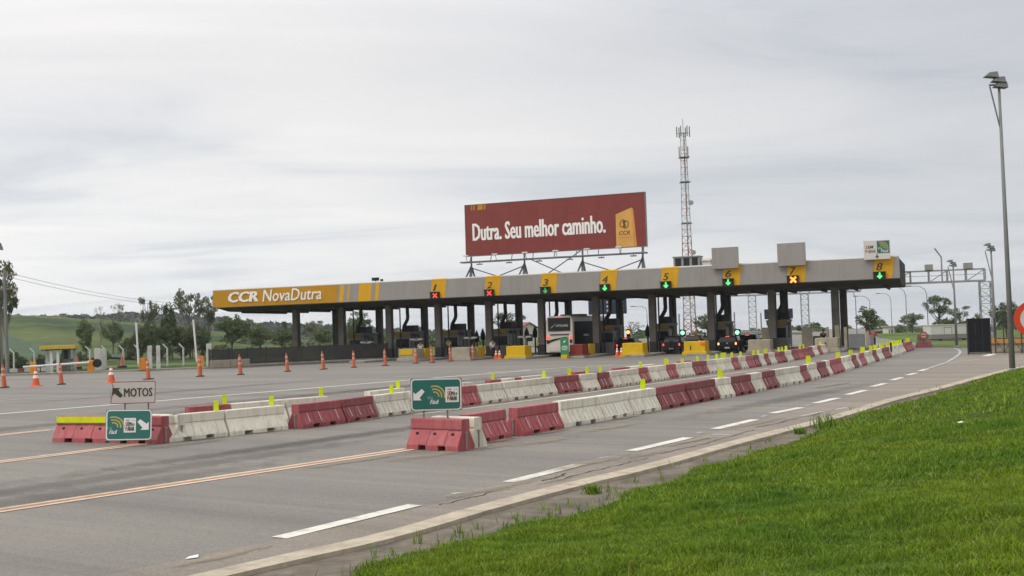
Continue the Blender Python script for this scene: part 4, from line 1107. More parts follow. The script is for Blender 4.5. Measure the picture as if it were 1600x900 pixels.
def make_barrier(c, a, b, label, group, color, ribs=True, holes=False, near=True, sgn=1):
    """a, b: toe line of the face towards the camera, left to right"""
    a, b = Vector((a[0], a[1])), Vector((b[0], b[1])); d = b - a; L = d.length - .02
    ang = math.atan2(d.y, d.x); n = Vector((-d.y, d.x)).normalized()
    mid = (a + b) / 2 + n * BW
    t = thing('plastic_barrier', label, 'barrier', (mid.x, mid.y, 0), ang + rng.uniform(-.035, .035), group)
    m1 = {'r': M_BARRED, 'd': M_BARRED2, 'w': M_BARWHITE}[color]
    Lq = round(L, 2); key = (Lq, color, ribs, holes)
    if key not in MESHCACHE: MESHCACHE[key] = barrier_mesh(Lq, 0).mesh('body', m1)
    o = link('body', MESHCACHE[key], t); bv = o.modifiers.new('bevel', 'BEVEL'); bv.width = .014; bv.segments = 2; bv.limit_method = 'ANGLE'
    if ribs:
        if (key, 'r') not in MESHCACHE:
            bar = MB(); hl = MB()
            n_ = max(2, round(Lq / .22))
            for k in range(n_):
                x = -Lq / 2 + Lq * (k + .5) / n_
                for s in (-1, 1):
                    slope_bar(bar, x, .026, s, .08, .84, .011 if color != 'w' else .007)
            MESHCACHE[(key, 'r')] = bar.mesh('ribs', m1 if color == 'w' else m1)
            for f_ in (.16, .42, .82):
                slope_bar(hl, -Lq / 2 + Lq * f_ + .03, .012, -1, .15, .92, .018)
            MESHCACHE[(key, 'h')] = hl.mesh('worn_ribs', M_BARPALE if color != 'w' else M_BARWHITE)
        stuff(link('ribs', MESHCACHE[(key, 'r')], t)); stuff(link('worn_ribs', MESHCACHE[(key, 'h')], t))
    if holes:
        for f_ in (.16, .5, .84):
            mb = MB(); z, y = .345, -.19 + .023
            mb.tube([(-Lq / 2 + Lq * f_, y - .014, z), (-Lq / 2 + Lq * f_, y + .03, z + .0)], .042, 12); mb.build('plug_hole', M_RUBBER, t)
        mb = MB(); mb.box(-Lq / 2 + .02, Lq / 2 - .02, -.146, -.115, .458, .474); mb.build('band_groove', M_BARRED2, t)
        for f_ in (.33, .67):
            mb = MB(); slope_bar(mb, -Lq / 2 + Lq * f_, .10, -1, .02, .98, .010); mb.build('raised_panel', m1, t)
    if near:
        for s in (-1, 1):
            mb = MB(); mb.tube([(s * (Lq / 2 - .0), 0, .03), (s * (Lq / 2 - .0), 0, .40)], .022, 6); mb.lathe([(.04, .37), (.04, .41)], 8, 0, s * Lq / 2, 0)
            mb.build('connecting_pin', M_PIN, t)
    return t, L
def add_reflector(t, L, fr, w=.13, h=.27):
    mb = MB(); mb.box(-w / 2, w / 2, -.012, .012, 0, h); mb.box(-w / 2, w / 2, -.05, .05, 0, .012)
    o = mb.build('reflector', M_FLUO, t, ((fr - .5) * L, 0, BH + .003))
    o.rotation_euler = (rng.uniform(-.04, .04), rng.uniform(-.035, .035), -t.rotation_euler.z + rng.uniform(-.2, .2))
def row(base, items, tags, group, phrase):
    bx = [p[0] for p in base]; by = [p[1] for p in base]
    tags = list(tags); n = 0; cnt = {'r': 0, 'd': 0, 'w': 0}
    for x0, x1, c in items:
        a = G(x0, np.interp(x0, bx, by)); b = G(x1, np.interp(x1, bx, by))
        near = x1 < 960
        cname = {'r': 'faded red', 'd': 'dark red', 'w': 'dirty white'}[c]
        lab = f'{cname} plastic barrier, {ORD[n]} along {phrase}'
        t, L = make_barrier(c, a, b, lab, group, c, ribs=x1 < 1250, near=near)
        n += 1
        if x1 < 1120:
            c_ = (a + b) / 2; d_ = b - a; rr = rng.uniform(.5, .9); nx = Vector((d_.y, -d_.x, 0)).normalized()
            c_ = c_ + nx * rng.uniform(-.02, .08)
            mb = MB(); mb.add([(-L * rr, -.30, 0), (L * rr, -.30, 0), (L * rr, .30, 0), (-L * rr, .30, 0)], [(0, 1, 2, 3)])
            mb.build('grit' if n % 3 else 'toe_grime_shade', M_SAND if n % 3 else M_STAIN_SHADE, road, (c_.x, c_.y, .026 + .0005 * (n % 9)), math.atan2(d_.y, d_.x))  # the darker strips are grime with contact shade painted in at the toe
        for tg in tags:
            if x0 <= tg[0] < x1: add_reflector(t, L, (tg[0] - x0) / (x1 - x0), tg[1] if len(tg) > 1 else .13, tg[2] if len(tg) > 2 else .27)
A_BASE = [(258, 692.5), (275, 690.6), (362, 681.5), (450, 671.5), (483, 670), (539, 661.5), (590, 653), (647, 645), (722, 636.6), (793, 627), (872, 616), (939, 608.8), (990, 601.3), (1047, 592.6), (1108, 584), (1175, 575), (1214, 568.5), (1258, 560.5), (1296, 551)]
A_ITEMS = [(262, 358, 'w'), (359, 452, 'w'), (474, 541, 'r'), (543, 592, 'd'), (593, 648, 'w'), (650, 700, 'w'), (702, 753, 'r'), (754, 794, 'w'), (796, 834, 'w'), (834.5, 873, 'w'), (874, 911, 'd'), (912, 940, 'w'), (941, 959, 'd'), (960, 975, 'w'), (975.5, 990, 'w'), (990.5, 1004, 'w'), (1005, 1019, 'r'), (1019.5, 1034, 'w'), (1034.5, 1047, 'w'), (1047.5, 1062, 'r'),
           (1062.5, 1075, 'w'), (1075.5, 1087, 'w'), (1087.5, 1109, 'd'), (1109.5, 1124, 'w'), (1124.5, 1137, 'w'), (1137.5, 1148, 'w'), (1148.5, 1159, 'r'), (1159.5, 1171, 'w'), (1171.5, 1182, 'r'), (1182.5, 1191, 'd'), (1191.5, 1199, 'w'), (1199.5, 1206, 'd'), (1206.5, 1215, 'w'), (1215.5, 1223, 'r'), (1223.5, 1231, 'd'), (1231.5, 1242, 'w'), (1242.5, 1250, 'd'), (1250.5, 1259, 'r'), (1259.5, 1267, 'r'), (1267.5, 1274, 'd'), (1274.5, 1281, 'w'), (1281.5, 1287, 'r'), (1287.5, 1294, 'w')]
A_TAGS = [(349,), (436,), (624,), (715,), (861,), (900,), (927.6,), (949,), (1011,), (1051, .2, .28), (1076, .14, .2), (1099,), (1116,), (1129,), (1139.5, .3, .3), (1152,), (1166,), (1186,), (1193,), (1205, .2), (1225,), (1230,), (1236, .16, .3), (1257.5,), (1263,), (1289,)]
row(A_BASE, A_ITEMS, A_TAGS, 'barriers of the far row', 'the far row, counted from the yellow-taped one')
# second line of the far row, back to back with it
A2_ITEMS = [(300, 367, 'r'), (368, 452, 'w'), (453, 520, 'w'), (585, 640, 'w'), (700, 745, 'w'), (773, 790, 'r'), (791, 812, 'w'), (812.5, 822, 'r'), (823, 860, 'w'), (905, 926, 'r'), (970, 990, 'r'), (991, 1010, 'w'), (1011, 1030, 'w'), (1070, 1085, 'r')]
bx = [p[0] for p in A_BASE]; by = [p[1] for p in A_BASE]
for n, (x0, x1, c) in enumerate(A2_ITEMS):
    hz = 539.4 - .0319 * ((x0 + x1) / 2)
    def back(x):
        g = G(x, np.interp(x, bx, by)); r = math.hypot(g.x, g.y)
        return g * (1 + 2.9 / r)
    # pixel columns shift slightly with depth; keep the row offset constant instead
    a, b = back(x0), back(x1)
    t, L = make_barrier(c, a, b, f'{"red" if c == "r" else "white"} barrier mostly hidden behind the far row, {ORD[n]} from the left', 'barriers hidden behind the far row', c, ribs=False, near=False)
    for tg in (361, 512, 634, 781):
        if x0 <= tg < x1: add_reflector(t, L, (tg - x0) / (x1 - x0))
# head of the far row: two red ones face the traffic, a white one stands end on
t, L = make_barrier('r', G(80, 691), G(166, 692.3), 'red barrier with a bright yellow tape along its top, at the left end', 'barriers facing the traffic', 'r', ribs=False, holes=True)
mb = MB(); mb.add([(-L / 2 + .04, -.150, .50), (L / 2 - .03, -.152, .51), (L / 2 - .10, -.152, .665), (-L / 2 + .03, -.152, .662), (-L / 2 + .04, -.142, .50), (L / 2 - .03, -.142, .51), (L / 2 - .10, -.144, .665), (-L / 2 + .03, -.144, .662)],
                  [(0, 1, 2, 3), (7, 6, 5, 4), (0, 4, 5, 1), (1, 5, 6, 2), (2, 6, 7, 3), (3, 7, 4, 0)]); mb.build('yellow_tape', M_FLUO, t)
make_barrier('r', G(169, 692.5), G(247, 694.5), 'red barrier behind the leaning green sign', 'barriers facing the traffic', 'r', ribs=False, holes=True)
a = G(169, 692.5); b = G(247, 694.5); d = (b - a).normalized(); n_ = Vector((-d.y, d.x, 0))
pw = b + n_ * .52 + d * .02
make_barrier('w', pw - d * 1.3, pw, 'white barrier back to back with the red one behind the leaning green sign', 'barriers facing the traffic', 'w', ribs=False)

B_BASE = [(738, 697), (741, 695.6), (801, 684), (821, 681.6), (882, 671), (888, 667), (945, 658.3), (991, 649.3), (1034, 641), (1127, 623), (1150, 619.5), (1181, 613.5), (1219, 605), (1257, 597.6), (1297, 587.3), (1337, 575.8), (1384, 561), (1405, 554.6), (1430, 546)]
B_ITEMS = [(742, 802, 'r'), (818, 883, 'r'), (886, 945, 'w'), (946, 991, 'w'), (992, 1034, 'w'), (1035, 1080, 'd'), (1080.5, 1127, 'd'), (1128, 1150, 'w'), (1150.5, 1181, 'd'), (1181.5, 1198, 'w'), (1198.5, 1218, 'd'), (1219, 1234, 'w'), (1235, 1256, 'w'), (1256.5, 1268, 'd'), (1268.5, 1284, 'w'), (1285, 1297, 'd'), (1297.5, 1303, 'w'), (1303.5, 1322, 'r'), (1322.5, 1329, 'w'), (1329.5, 1337, 'w'), (1337.5, 1344, 'd'), (1344.5, 1348, 'w'), (1348.5, 1356, 'r'),
           (1356.5, 1362, 'w'), (1362.5, 1368, 'w'), (1368.5, 1374, 'd'), (1374.5, 1384, 'w'), (1384.5, 1394, 'd'), (1394.5, 1400, 'w'), (1400.5, 1406, 'w'), (1406.5, 1418, 'w'), (1418.5, 1430, 'r')]
B_TAGS = [(1019.5, .15, .3), (1139, .17, .3), (1275, .2, .34), (1321, .2), (1329, .16), (1339, .2), (1357, .25, .3), (1370, .2), (1376, .25), (1386, .3), (1396, .3), (1399, .3), (1402, .3), (1405.5, .3), (1409, .3), (1413, .3), (1425, .3)]
row(B_BASE, B_ITEMS, B_TAGS, 'barriers of the near row', 'the near row, counted from the standing green sign')
make_barrier('r', G(634, 702), G(716, 706.5), 'bright red barrier facing the camera below the standing green sign', 'barriers facing the traffic', 'r', ribs=False, holes=True)
a = G(634, 702); b = G(716, 706.5); d = (b - a).normalized(); n_ = Vector((-d.y, d.x, 0))
pw = b + n_ * .50 - d * .06
make_barrier('w', pw - d * 1.32, pw, 'white barrier back to back with the bright red one below the standing green sign', 'barriers facing the traffic', 'w', ribs=False)

# ------------------------------------------------------------------ signs at the barriers
def sempara_sign(w, h, arrow_left):
    """builds the green toll-tag sign face in the local x-z plane"""
    def parts(t):
        mb = MB(); mb.extr_y(rounded(-w / 2 - .012, w / 2 + .012, -.012, h + .012, .03, 2), .002, .022); mb.build('backing', M_SIGN_BACK, t)
        MB().extr_y(rounded(-w / 2, w / 2, 0, h, .085, 5), -.006, .001).build('white_rim', M_SIGN_WHITE, t)
        MB().extr_y(rounded(-w / 2 + .027, w / 2 - .027, .027, h - .027, .062, 5), -.010, -.0065).build('green_field', M_SIGN_GREEN, t)
        y0, y1 = -.0155, -.0105
        if arrow_left: ax, bx, vx, az = -.345 * w, .315 * w, -.01 * w, .50 * h
        else: ax, bx, vx, az = .315 * w, .02 * w, -.315 * w, .50 * h
        mb = MB(); diag_arrow(mb, ax, az, .155 * h * 1.12, y0, y1, 0, -1 if arrow_left else 1, -1); mb.build('arrow', M_SIGN_WHITE, t)
        mb = MB(); waves(mb, vx - .02 * w, .45 * h, .33 * h, y0, y1, 0); mb.build('waves', M_WAVE, t)
        txt('Via', (vx - .16 * w, vx - .06 * w, .345 * h, .45 * h), y1, mat('pale_green_print', (.28, .40, .36), .6, .03), t, 'lettering', 0, .25, .004)
        txt('Fácil', (vx - .115 * w, vx + .06 * w, .20 * h, .33 * h), y1, M_SIGN_WHITE, t, 'lettering', .0, .3, .004, .004)
        bw, bh, bz = .265 * w, .48 * h, .245 * h
        MB().box(bx - bw / 2, bx + bw / 2, y0, y1, bz, bz + bh).build('white_box', M_SIGN_WHITE, t)
        def q(s, a, b, c, d, m, bo=.03): txt(s, (bx + a * bw, bx + b * bw, bz + c * bh, bz + d * bh), y0 - .0005, m, t, 'lettering', 0, 0, .004, .004 if bo > .02 else 0)
        q('PASSE', -.36, -.05, .80, .90, M_DARKTXT, .01)
        q('S', -.37, -.24, .44, .72, M_RED_PRINT); q('EM', -.21, .12, .44, .72, M_DARKTXT)
        q('P', -.37, -.25, .12, .40, M_RED_PRINT); q('ARAR', -.22, .38, .12, .40, M_DARKTXT)
        mb = MB()
        for s in (-1, 1):
            mb.extr_y([(bx + .27 * bw + s * .02 * bw, bz + .46 * bh), (bx + .27 * bw + s * .10 * bw, bz + .46 * bh), (bx + .27 * bw + s * .12 * bw, bz + .60 * bh), (bx + .27 * bw + s * .05 * bw, bz + .68 * bh)], y0 - .005, y0 - .0005)
            mb.extr_y([(bx + .27 * bw + s * .05 * bw, bz + .88 * bh), (bx + .27 * bw + s * .11 * bw, bz + .88 * bh), (bx + .27 * bw + s * .09 * bw, bz + .76 * bh)], y0 - .005, y0 - .0005)
        mb.build('road_mark', M_DARKTXT, t)
    return parts
def face_yaw(pt, extra=0.0): return -math.atan2(pt.x, pt.y) + extra
# standing sign: on two posts behind the red barrier
zc = 25.35
pb = D(682, 641, zc); pt = D(682, 591.5, zc)
w_s = 78.5 / F_PX * zc; h_s = pt.z - pb.z
t = thing('green_sign', 'green sign standing on two posts above the red barrier, its white arrow pointing down left', 'road sign', (pb.x, pb.y, pb.z), face_yaw(pb, .03), 'green toll tag signs')
t.rotation_euler.y = .012
sempara_sign(w_s, h_s, True)(t)
for x in (-.25, .22):
    MB().box(w_s * x - .02, w_s * x + .02, .024, .06, -pb.z + .02, h_s * .8).build('post', M_GALV_POLE, t)
# leaning sign
pc = D(201, 687.5, 27.95); ptop = D(204, 642, 28.3)
h2 = 46 / F_PX * 28.1; w2 = 67.5 / F_PX * 28.0
t = thing('green_sign', 'green sign leaning against the red barrier, its white arrow pointing down right', 'road sign', (pc.x, pc.y, max(.05, pc.z)), face_yaw(pc, .02), 'green toll tag signs')
t.rotation_euler = (-.30, .045, face_yaw(pc, .02))
sempara_sign(w2, h2 * 1.04, False)(t)
# motorcycle lane sign
zm = 30.2
pb = D(208, 630.5, zm); pt = D(209, 596, zm); hm = pt.z - pb.z; wm = 67 / F_PX * zm
t = thing('lane_sign', 'white sign with a red border reading MOTOS and an arrow pointing up left', 'road sign', (pb.x, pb.y, pb.z), face_yaw(pb, .0))
t.rotation_euler.y = .022
MB().extr_y([(-wm / 2, .02), (-wm / 2 + .02, 0), (wm / 2 - .03, 0), (wm / 2 - .01, .03), (wm / 2, hm - .02), (wm / 2 - .02, hm), (-wm / 2 + .07, hm), (-wm / 2 + .02, hm - .03), (-wm / 2 + .06, hm * .74)], 0, .02).build('red_border', M_SIGN_RED, t)
MB().extr_y([(-wm / 2 + .02, .035), (-wm / 2 + .035, .02), (wm / 2 - .045, .02), (wm / 2 - .03, .045), (wm / 2 - .02, hm - .035), (wm / 2 - .035, hm - .02), (-wm / 2 + .08, hm - .02), (-wm / 2 + .04, hm - .04), (-wm / 2 + .085, hm * .73)], -.004, -.0005).build('white_field', M_SIGN_GREY, t)
mb = MB(); diag_arrow(mb, -wm * .345, hm * .50, hm * .22, -.009, -.0045, 0, -1, 1); mb.build('arrow', M_DARKTXT, t)
txt('MOTOS', (-wm * .205, wm * .43, hm * .31, hm * .70), -.0045, M_DARKTXT, t, 'lettering', .0, 0, .004, .007)
mb = MB(); mb.add([(-wm / 2 - .02, .03, hm * .28), (-wm / 2 + .0, .01, hm * .24), (-wm / 2 + .02, .01, hm * .66), (-wm / 2 + .0, .05, hm * .62)], [(0, 1, 2, 3)]); mb.build('bent_corner', M_SIGN_BACK, t)
for x in (-.18, .34):
    MB().box(wm * x - .02, wm * x + .02, .022, .06, -pb.z + .02, hm * .8).build('post', M_DARKSTEEL, t)
# round sign at the right edge, on the bank
zr = 22.0
pc = D(1615, 498.5, zr)
gz = bank_z(np.array([[pc.x, pc.y]]), bank_d(np.array([[pc.x, pc.y]])))[0]
t = thing('round_sign', 'round white sign with a wide red ring at the right edge of the photo', 'road sign', (pc.x, pc.y, 0), face_yaw(pc, .25))
R_ = 29 / F_PX * zr
MB().disc_y(0, pc.z, 0, .01, R_, 40).build('ring', M_RING_RED, t)
MB().disc_y(0, pc.z, -.006, -.001, R_ * .68, 36).build('white_disc', M_SIGN_GREY, t)
MB().tube([(0, .06, float(gz) - .05), (0, .06, pc.z + R_ * .8)], .03, 8).build('post', M_GALV_POLE, t)

# ------------------------------------------------------------------ cones
def make_post_cone(h=1.18):
    t = thing('tall_cone', 'x', 'traffic cone', (0, 0, 0), 0, 'tall slim channel cones')
    mb = MB(); mb.frustum(-.27, .27, -.27, .27, 0, .055, .03, .03); mb.build('base', M_RUBBER, t)
    mb = MB(); mb.lathe([(.145, .055), (.125, .5), (.10, .9), (.075, h - .12), (.045, h - .1), (.045, h), (.03, h + .02)], 14); mb.build('body', M_CONE_OLD, t, smooth=False)
    for z in (.62, .90): 
        r = .1255 - (z - .5) * .0625
        MB().lathe([(r + .003, z), (r - .006, z + .11)], 14).build('band', M_CONE_BAND, t)
    return t
tc = make_post_cone(); first = True
TALL = [(7, 606), (96, 601), (232, 593), (313, 588.5), (376, 585.6), (449.5, 580.7), (505.6, 577.3), (553, 574.4), (602, 571.5), (650, 568), (675.5, 567), (704, 564.7), (739, 563)]
near_of = ['at the left edge of the photo', 'before the yellow-roofed kiosk', 'above the right corner of the MOTOS sign', 'before the second raised gate arm', 'before the low beige wall', 'before the left half of the dark fence', 'before the middle of the dark fence', 'before the right half of the dark fence', 'before the column at the end of the dark fence', 'before the leftmost yellow striped block', 'below the column beneath numeral one', 'at the left end of the beige block near numeral one', 'at the right end of the beige block near numeral one']
def scale_for(i): return 1.22 if i < 5 else 1.12
for i, (x, y) in enumerate(TALL):
    o = tc if i == 0 else copy_tree(tc)
    g = G(x, y); o.location = (g.x, g.y, .002); s = scale_for(i) * rng.uniform(.97, 1.03); o.scale = (s * .82, s * .82, s)
    o.rotation_euler = (rng.uniform(-.03, .03), rng.uniform(-.07, .0), rng.uniform(-.4, .4))
    o['label'] = f'tall slim orange cone, {near_of[i]}'
def make_cone():
    t = thing('traffic_cone', 'x', 'traffic cone', (0, 0, 0), 0, 'short orange cones')
    mb = MB(); mb.frustum(-.24, .24, -.24, .24, 0, .05, .03, .03); mb.build('base', M_CONE, t)
    MB().lathe([(.19, .05), (.15, .28), (.10, .55), (.05, .80), (.035, .82)], 16).build('body', M_CONE, t, smooth=False)
    MB().lathe([(.132, .40), (.105, .54)], 16).build('band', M_LETTER, t)
    MB().lathe([(.088, .63), (.066, .74)], 16).build('band', M_LETTER, t)
    return t
sc_ = make_cone()
for i, (x, y, s, lab) in enumerate(((56, 603.5, 1.25, 'wide orange cone between the two leftmost tall cones'), (174, 597.5, 1.22, 'wide orange cone touching the left corner of the MOTOS sign'), (775.3, 560.6, .95, 'left of the cone pair beside the first yellow block'), (780.8, 560.6, .95, 'right of the cone pair beside the first yellow block'),
                                    (964.6, 557.2, .95, 'left of the cone pair below the amber exit lamp'), (971.2, 557.2, .95, 'right of the cone pair below the amber exit lamp'), (1073.6, 555.2, .9, 'left of the cone pair right of the off-road car'), (1080.5, 555.2, .55, 'shorter right one of the cone pair right of the off-road car'), (1235, 548, .75, 'small cone among the far barriers below the column beneath numeral seven'))):
    o = sc_ if i == 0 else copy_tree(sc_)
    g = G(x, y); o.location = (g.x, g.y, .002); o.scale = (s, s, s); o.rotation_euler = (0, 0, rng.uniform(0, 1.5)); o['label'] = lab
db = thing('dark_foot_cone', 'old orange cone on a thick black foot behind the white gate arm', 'traffic cone', tuple(G(121, 579)[:2]) + (.15,), 0, 'old cones on thick black feet')
MB().lathe([(.42, 0), (.42, .16), (.36, .2)], 14).build('foot', M_RUBBER, db); MB().lathe([(.2, .2), (.12, .7), (.05, 1.25)], 12).build('body', M_CONE_OLD, db)
o = copy_tree(db); g = G(191, 577); o.location = (g.x, g.y, .15); o['label'] = 'old orange cone on a thick black foot left of the first raised gate arm'

# ------------------------------------------------------------------ left verge: fence, kiosk, gates, poles
def dark_fence():
    pts = [G(332, 574, .15), G(612, 561, .15)]
    a, b = [Vector((p.x, p.y, 0)) for p in pts]; d = b - a; L = d.length; ang = math.atan2(d.y, d.x)
    n = Vector((-d.y, d.x, 0)).normalized()
    t = thing('dark_fence', 'dark close-set picket fence on a low kerb under the left end of the canopy', 'fence', a + n * .7 + Vector((0, 0, .14)), ang)
    mb = MB(); k = 0; x = 0
    while x < L:
        mb.box(x, x + .075, -.012, .012, .16, 1.5 + rng.uniform(-.02, .02)); x += .092
    stuff(mb.build('picket', M_FENCE, t))
    for z in (.25, .85, 1.4): MB().box(0, L, .014, .05, z, z + .06).build('rail', M_FENCE, t)
    for k in range(11): MB().box(L * k / 10 - .05, L * k / 10 + .05, .052, .15, 0, 1.6).build('post', M_FENCE, t)
    MB().box(-.02, L, -.16, .16, .0, .15).build('plinth', M_CONC, t)
    c0, c1 = G(330, 575, .15), G(392, 572, .15); e = c1 - c0
    w = thing('low_wall', 'low beige concrete wall at the left end of the dark fence', 'wall', c0 + Vector((0, 0, .0)) + n * .3, math.atan2(e.y, e.x))
    for k in range(2):
        MB().box(e.length * k / 2 + .01, e.length * (k + 1) / 2 - .01, -.1, .1, 0, .62).build('block', M_CONC_PALE, w, bevel=.02)
dark_fence()

def make_fence_post(h=2.3):
    t = thing('fence_post', 'x', 'fence post', (0, 0, 0), 0, 'white bent-top fence posts along the field')
    mb = MB(); mb.tube([(0, 0, 0), (0, 0, h * .8), (-.42, 0, h)], [.09, .085, .07], 4); mb.build('post', M_POST, t)
    return t
FPX = [(22, 577, 545), (54, 577, 545), (118, 577, 545), (141, 577, 545), (166, 576, 546), (193, 574, 548), (217, 573, 546), (262, 573, 548), (287, 573, 548)]
fwhere = ['beside the big tree at the left edge', 'left of the yellow-roofed kiosk', 'touching the right end of the kiosk roof', 'right of the kiosk, above the orange gate housing', 'beside the grey gate pillars', 'behind the old cone on a black foot', 'beside the first raised gate arm', 'left one behind the low wall between the gate arms', 'right one behind the low wall between the gate arms']
fpost = make_fence_post(); prev = None
for i, (x, yb, yt) in enumerate(FPX):
    o = fpost if i == 0 else copy_tree(fpost)
    g = D(x, yb, 112 if i < 7 else 108); o.location = (g.x, g.y, -.07); o.rotation_euler = (0, 0, .2); o['label'] = 'white bent-top fence post, ' + fwhere[i]
ft = thing('wire_fence', 'thin wire strands strung between the white bent-top posts', 'fence', (0, 0, 0))
mb = MB()
pp = [D(x, yb, 112 if i < 7 else 108) for i, (x, yb, yt) in enumerate(FPX)]; pp.sort(key=lambda q: q.x)
for z in (.4, .9, 1.4, 1.8):
    mb.tube([(p.x, p.y + .12, z) for p in pp], .010, 3)
mb.build('wire', M_WIRE, ft)

# square concrete gate pillars
for (x0, x1, yt, yb, lab) in ((149, 156.5, 544, 580, 'left one of the pair beside the dark disc'), (158.5, 165, 545, 579, 'right one of the pair beside the dark disc'), (231.5, 237.5, 540, 578, 'left one of the pair beside the first raised gate arm'), (245, 250.5, 540, 578, 'right one of the pair beside the first raised gate arm'), (323.5, 330.5, 537, 573.5, 'alone at the left end of the dark fence')):
    g0, g1 = G(x0, yb, .1), G(x1, yb, .1); w = (g1 - g0).length / 2; dp = (g0.length)
    top = D((x0 + x1) / 2, yt, (g0.dot(FW) + 0)); c = (g0 + g1) / 2
    t = thing('gate_pillar', 'pale square concrete pillar, ' + lab, 'pillar', (c.x, c.y, 0), .3, 'square gate pillars')
    MB().box(-w * .6, w * .6, -w * .5, w * .5, 0, top.z).build('shaft', M_POST, t, bevel=.03)
    MB().box(-w * .7, w * .7, -w * .62, w * .62, 0, .22).build('footing', M_CONC, t)

def gate_unit(x, yb, yt, lab, raised, tilt=0.0, arm=None, disc=False):
    g = G(x, yb, .15); dp = (g - Vector((0, 0, EYE))).dot(FW); top = D(x, yt, dp)
    s = dp / F_PX
    t = thing('barrier_gate', lab, 'barrier gate', (g.x, g.y, .14), .3, 'orange barrier gates')
    h = top.z - .14; w = 4.6 * s
    mb = MB(); mb.extr_x([(-w, 0), (-w, h), (w * .6, h), (w, h * .85), (w, 0)], -w, w); mb.build('housing', M_ORANGE_BOX, t, bevel=.02)
    if raised:
        MB().tube([(-w * 1.2, -w - .06, h * .55), (-w * 1.2 - tilt, -w - .06, h * .55 + raised)], .08, 6).build('arm', M_WHITE, t)
    if arm:
        MB().tube([(-w * .4, -w - .07, h * .82), (-arm, -w - .07, h * .62)], .085, 6).build('arm', M_WHITE, t)
    if disc:
        MB().disc_y(w + .28, h * .72, -w - .1, -w - .02, .37, 20).build('disc', M_BLACK, t)
gate_unit(142, 580, 563, 'orange gate housing with its white arm lowered towards the kiosk and a dark disc', 0, 0, 5.3, True)
gate_unit(222.5, 577.5, 560, 'orange gate housing with a white raised arm before the dense trees', 3.5, .12)
gate_unit(313.5, 575.5, 556, 'orange gate housing with a white raised arm behind a tall cone', 3.5, .22)

def kiosk():
    g = G(88, 583.5, .0); dp = g.y; s = dp / F_PX
    t = thing('kiosk', 'small open guard kiosk with a yellow flat roof beside the lowered gate arm', 'kiosk', (g.x, g.y + .5, 0), .28)
    X = lambda px: (px - 88) * s
    zt = 43.5 * s
    mb = MB(); mb.box(X(62), X(114), -.7, 2.2, zt - .32, zt); mb.build('roof', M_KIOSK_ROOF, t, bevel=.02)
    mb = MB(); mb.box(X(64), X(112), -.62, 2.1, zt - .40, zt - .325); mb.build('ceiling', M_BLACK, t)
    for px, y in ((78.5, -.45), (88, -.45), (68, 1.7), (109, 1.7)):
        MB().box(X(px) - .12, X(px) + .12, y, y + .24, 0, zt - .41).build('post', M_WHITE, t)
    mb = MB(); mb.box(X(92), X(103), .6, 2.0, 0, zt - .42); mb.build('cabin', M_BOOTH, t)
    MB().box(X(96), X(101.5), .56, .59, zt * .5, zt * .82).build('window', M_GLASS, t)
    MB().box(X(72), X(76), .2, 1.0, 0, 1.0).build('cupboard', M_WHITE, t)
    mb = MB(); mb.disc_y(X(63.5), 1.0, -.9, -.82, .34, 16); mb.tube([(X(63.5), -.85, 0), (X(63.5), -.85, 1.0)], .04, 5); mb.build('dark_disc', M_BLACK, t)
    o = thing('orange_housing', 'small orange gate housing at the left post of the kiosk', 'gate housing', (g.x + X(58.5), g.y - .8, 0), .28)
    mb = MB(); mb.frustum(-.28, .28, -.28, .28, .12, 1.05, .03, .03); mb.build('housing', M_ORANGE_BOX, o); MB().box(-.34, .34, -.34, .34, 0, .12).build('foot', M_BARRED, o)
kiosk()
def kerb_wall():
    a, b = G(14, 582, .1), G(80, 579, .1); d = b - a
    t = thing('painted_low_wall', 'low white wall with a red painted section left of the kiosk', 'wall', (a.x, a.y, 0), math.atan2(d.y, d.x))
    L = d.length
    for k, (p, q, m) in enumerate(((0, .2, M_WHITE), (.2, .36, M_BARRED), (.36, 1, M_WHITE))):
        MB().box(L * p + .004, L * q, 0, .2, 0, .42).build('section', m, t)
kerb_wall()

def utility_pole():
    g = G(9, 592, 0); dp = 98.0; g = D(12, 588, dp); top = D(8, 418, dp)
    t = thing('utility_pole', 'grey utility pole with two short cross arms before the big tree at the left edge', 'utility pole', (g.x, g.y, 0))
    MB().tube([(0, 0, 0), (-.15, 0, top.z)], [.17, .12], 8).build('pole', M_GALV_POLE, t)
    for z in (top.z - .7, top.z - 1.9):
        MB().box(-.9, .95, -.07, .07, z, z + .14).build('cross_arm', M_BARK_PALE, t)
    for z in (top.z - .56, top.z - 1.76):
        for x in (-.8, -.4, .45, .85): MB().lathe([(.05, z), (.06, z + .08), (.03, z + .2)], 6, 0, x, 0).build('insulator', M_SIGN_GREY, t)
    # service cables sagging off to the right
    w = thing('cable', 'thin sagging cables running right from the utility pole to behind the canopy', 'cable', (0, 0, 0))
    for k in range(2):
        a = Vector((g.x + .7, g.y, top.z - .6 - k * .35)); b = D(420, 468 + 3 * k, 185)
        pts = [a.lerp(b, q / 14) - Vector((0, 0, 1)) * 1.6 * (1 - (2 * q / 14 - 1) ** 2) for q in range(15)]
        MB().tube(pts, .016, 4).build('strand', M_WIRE, w)
utility_pole()
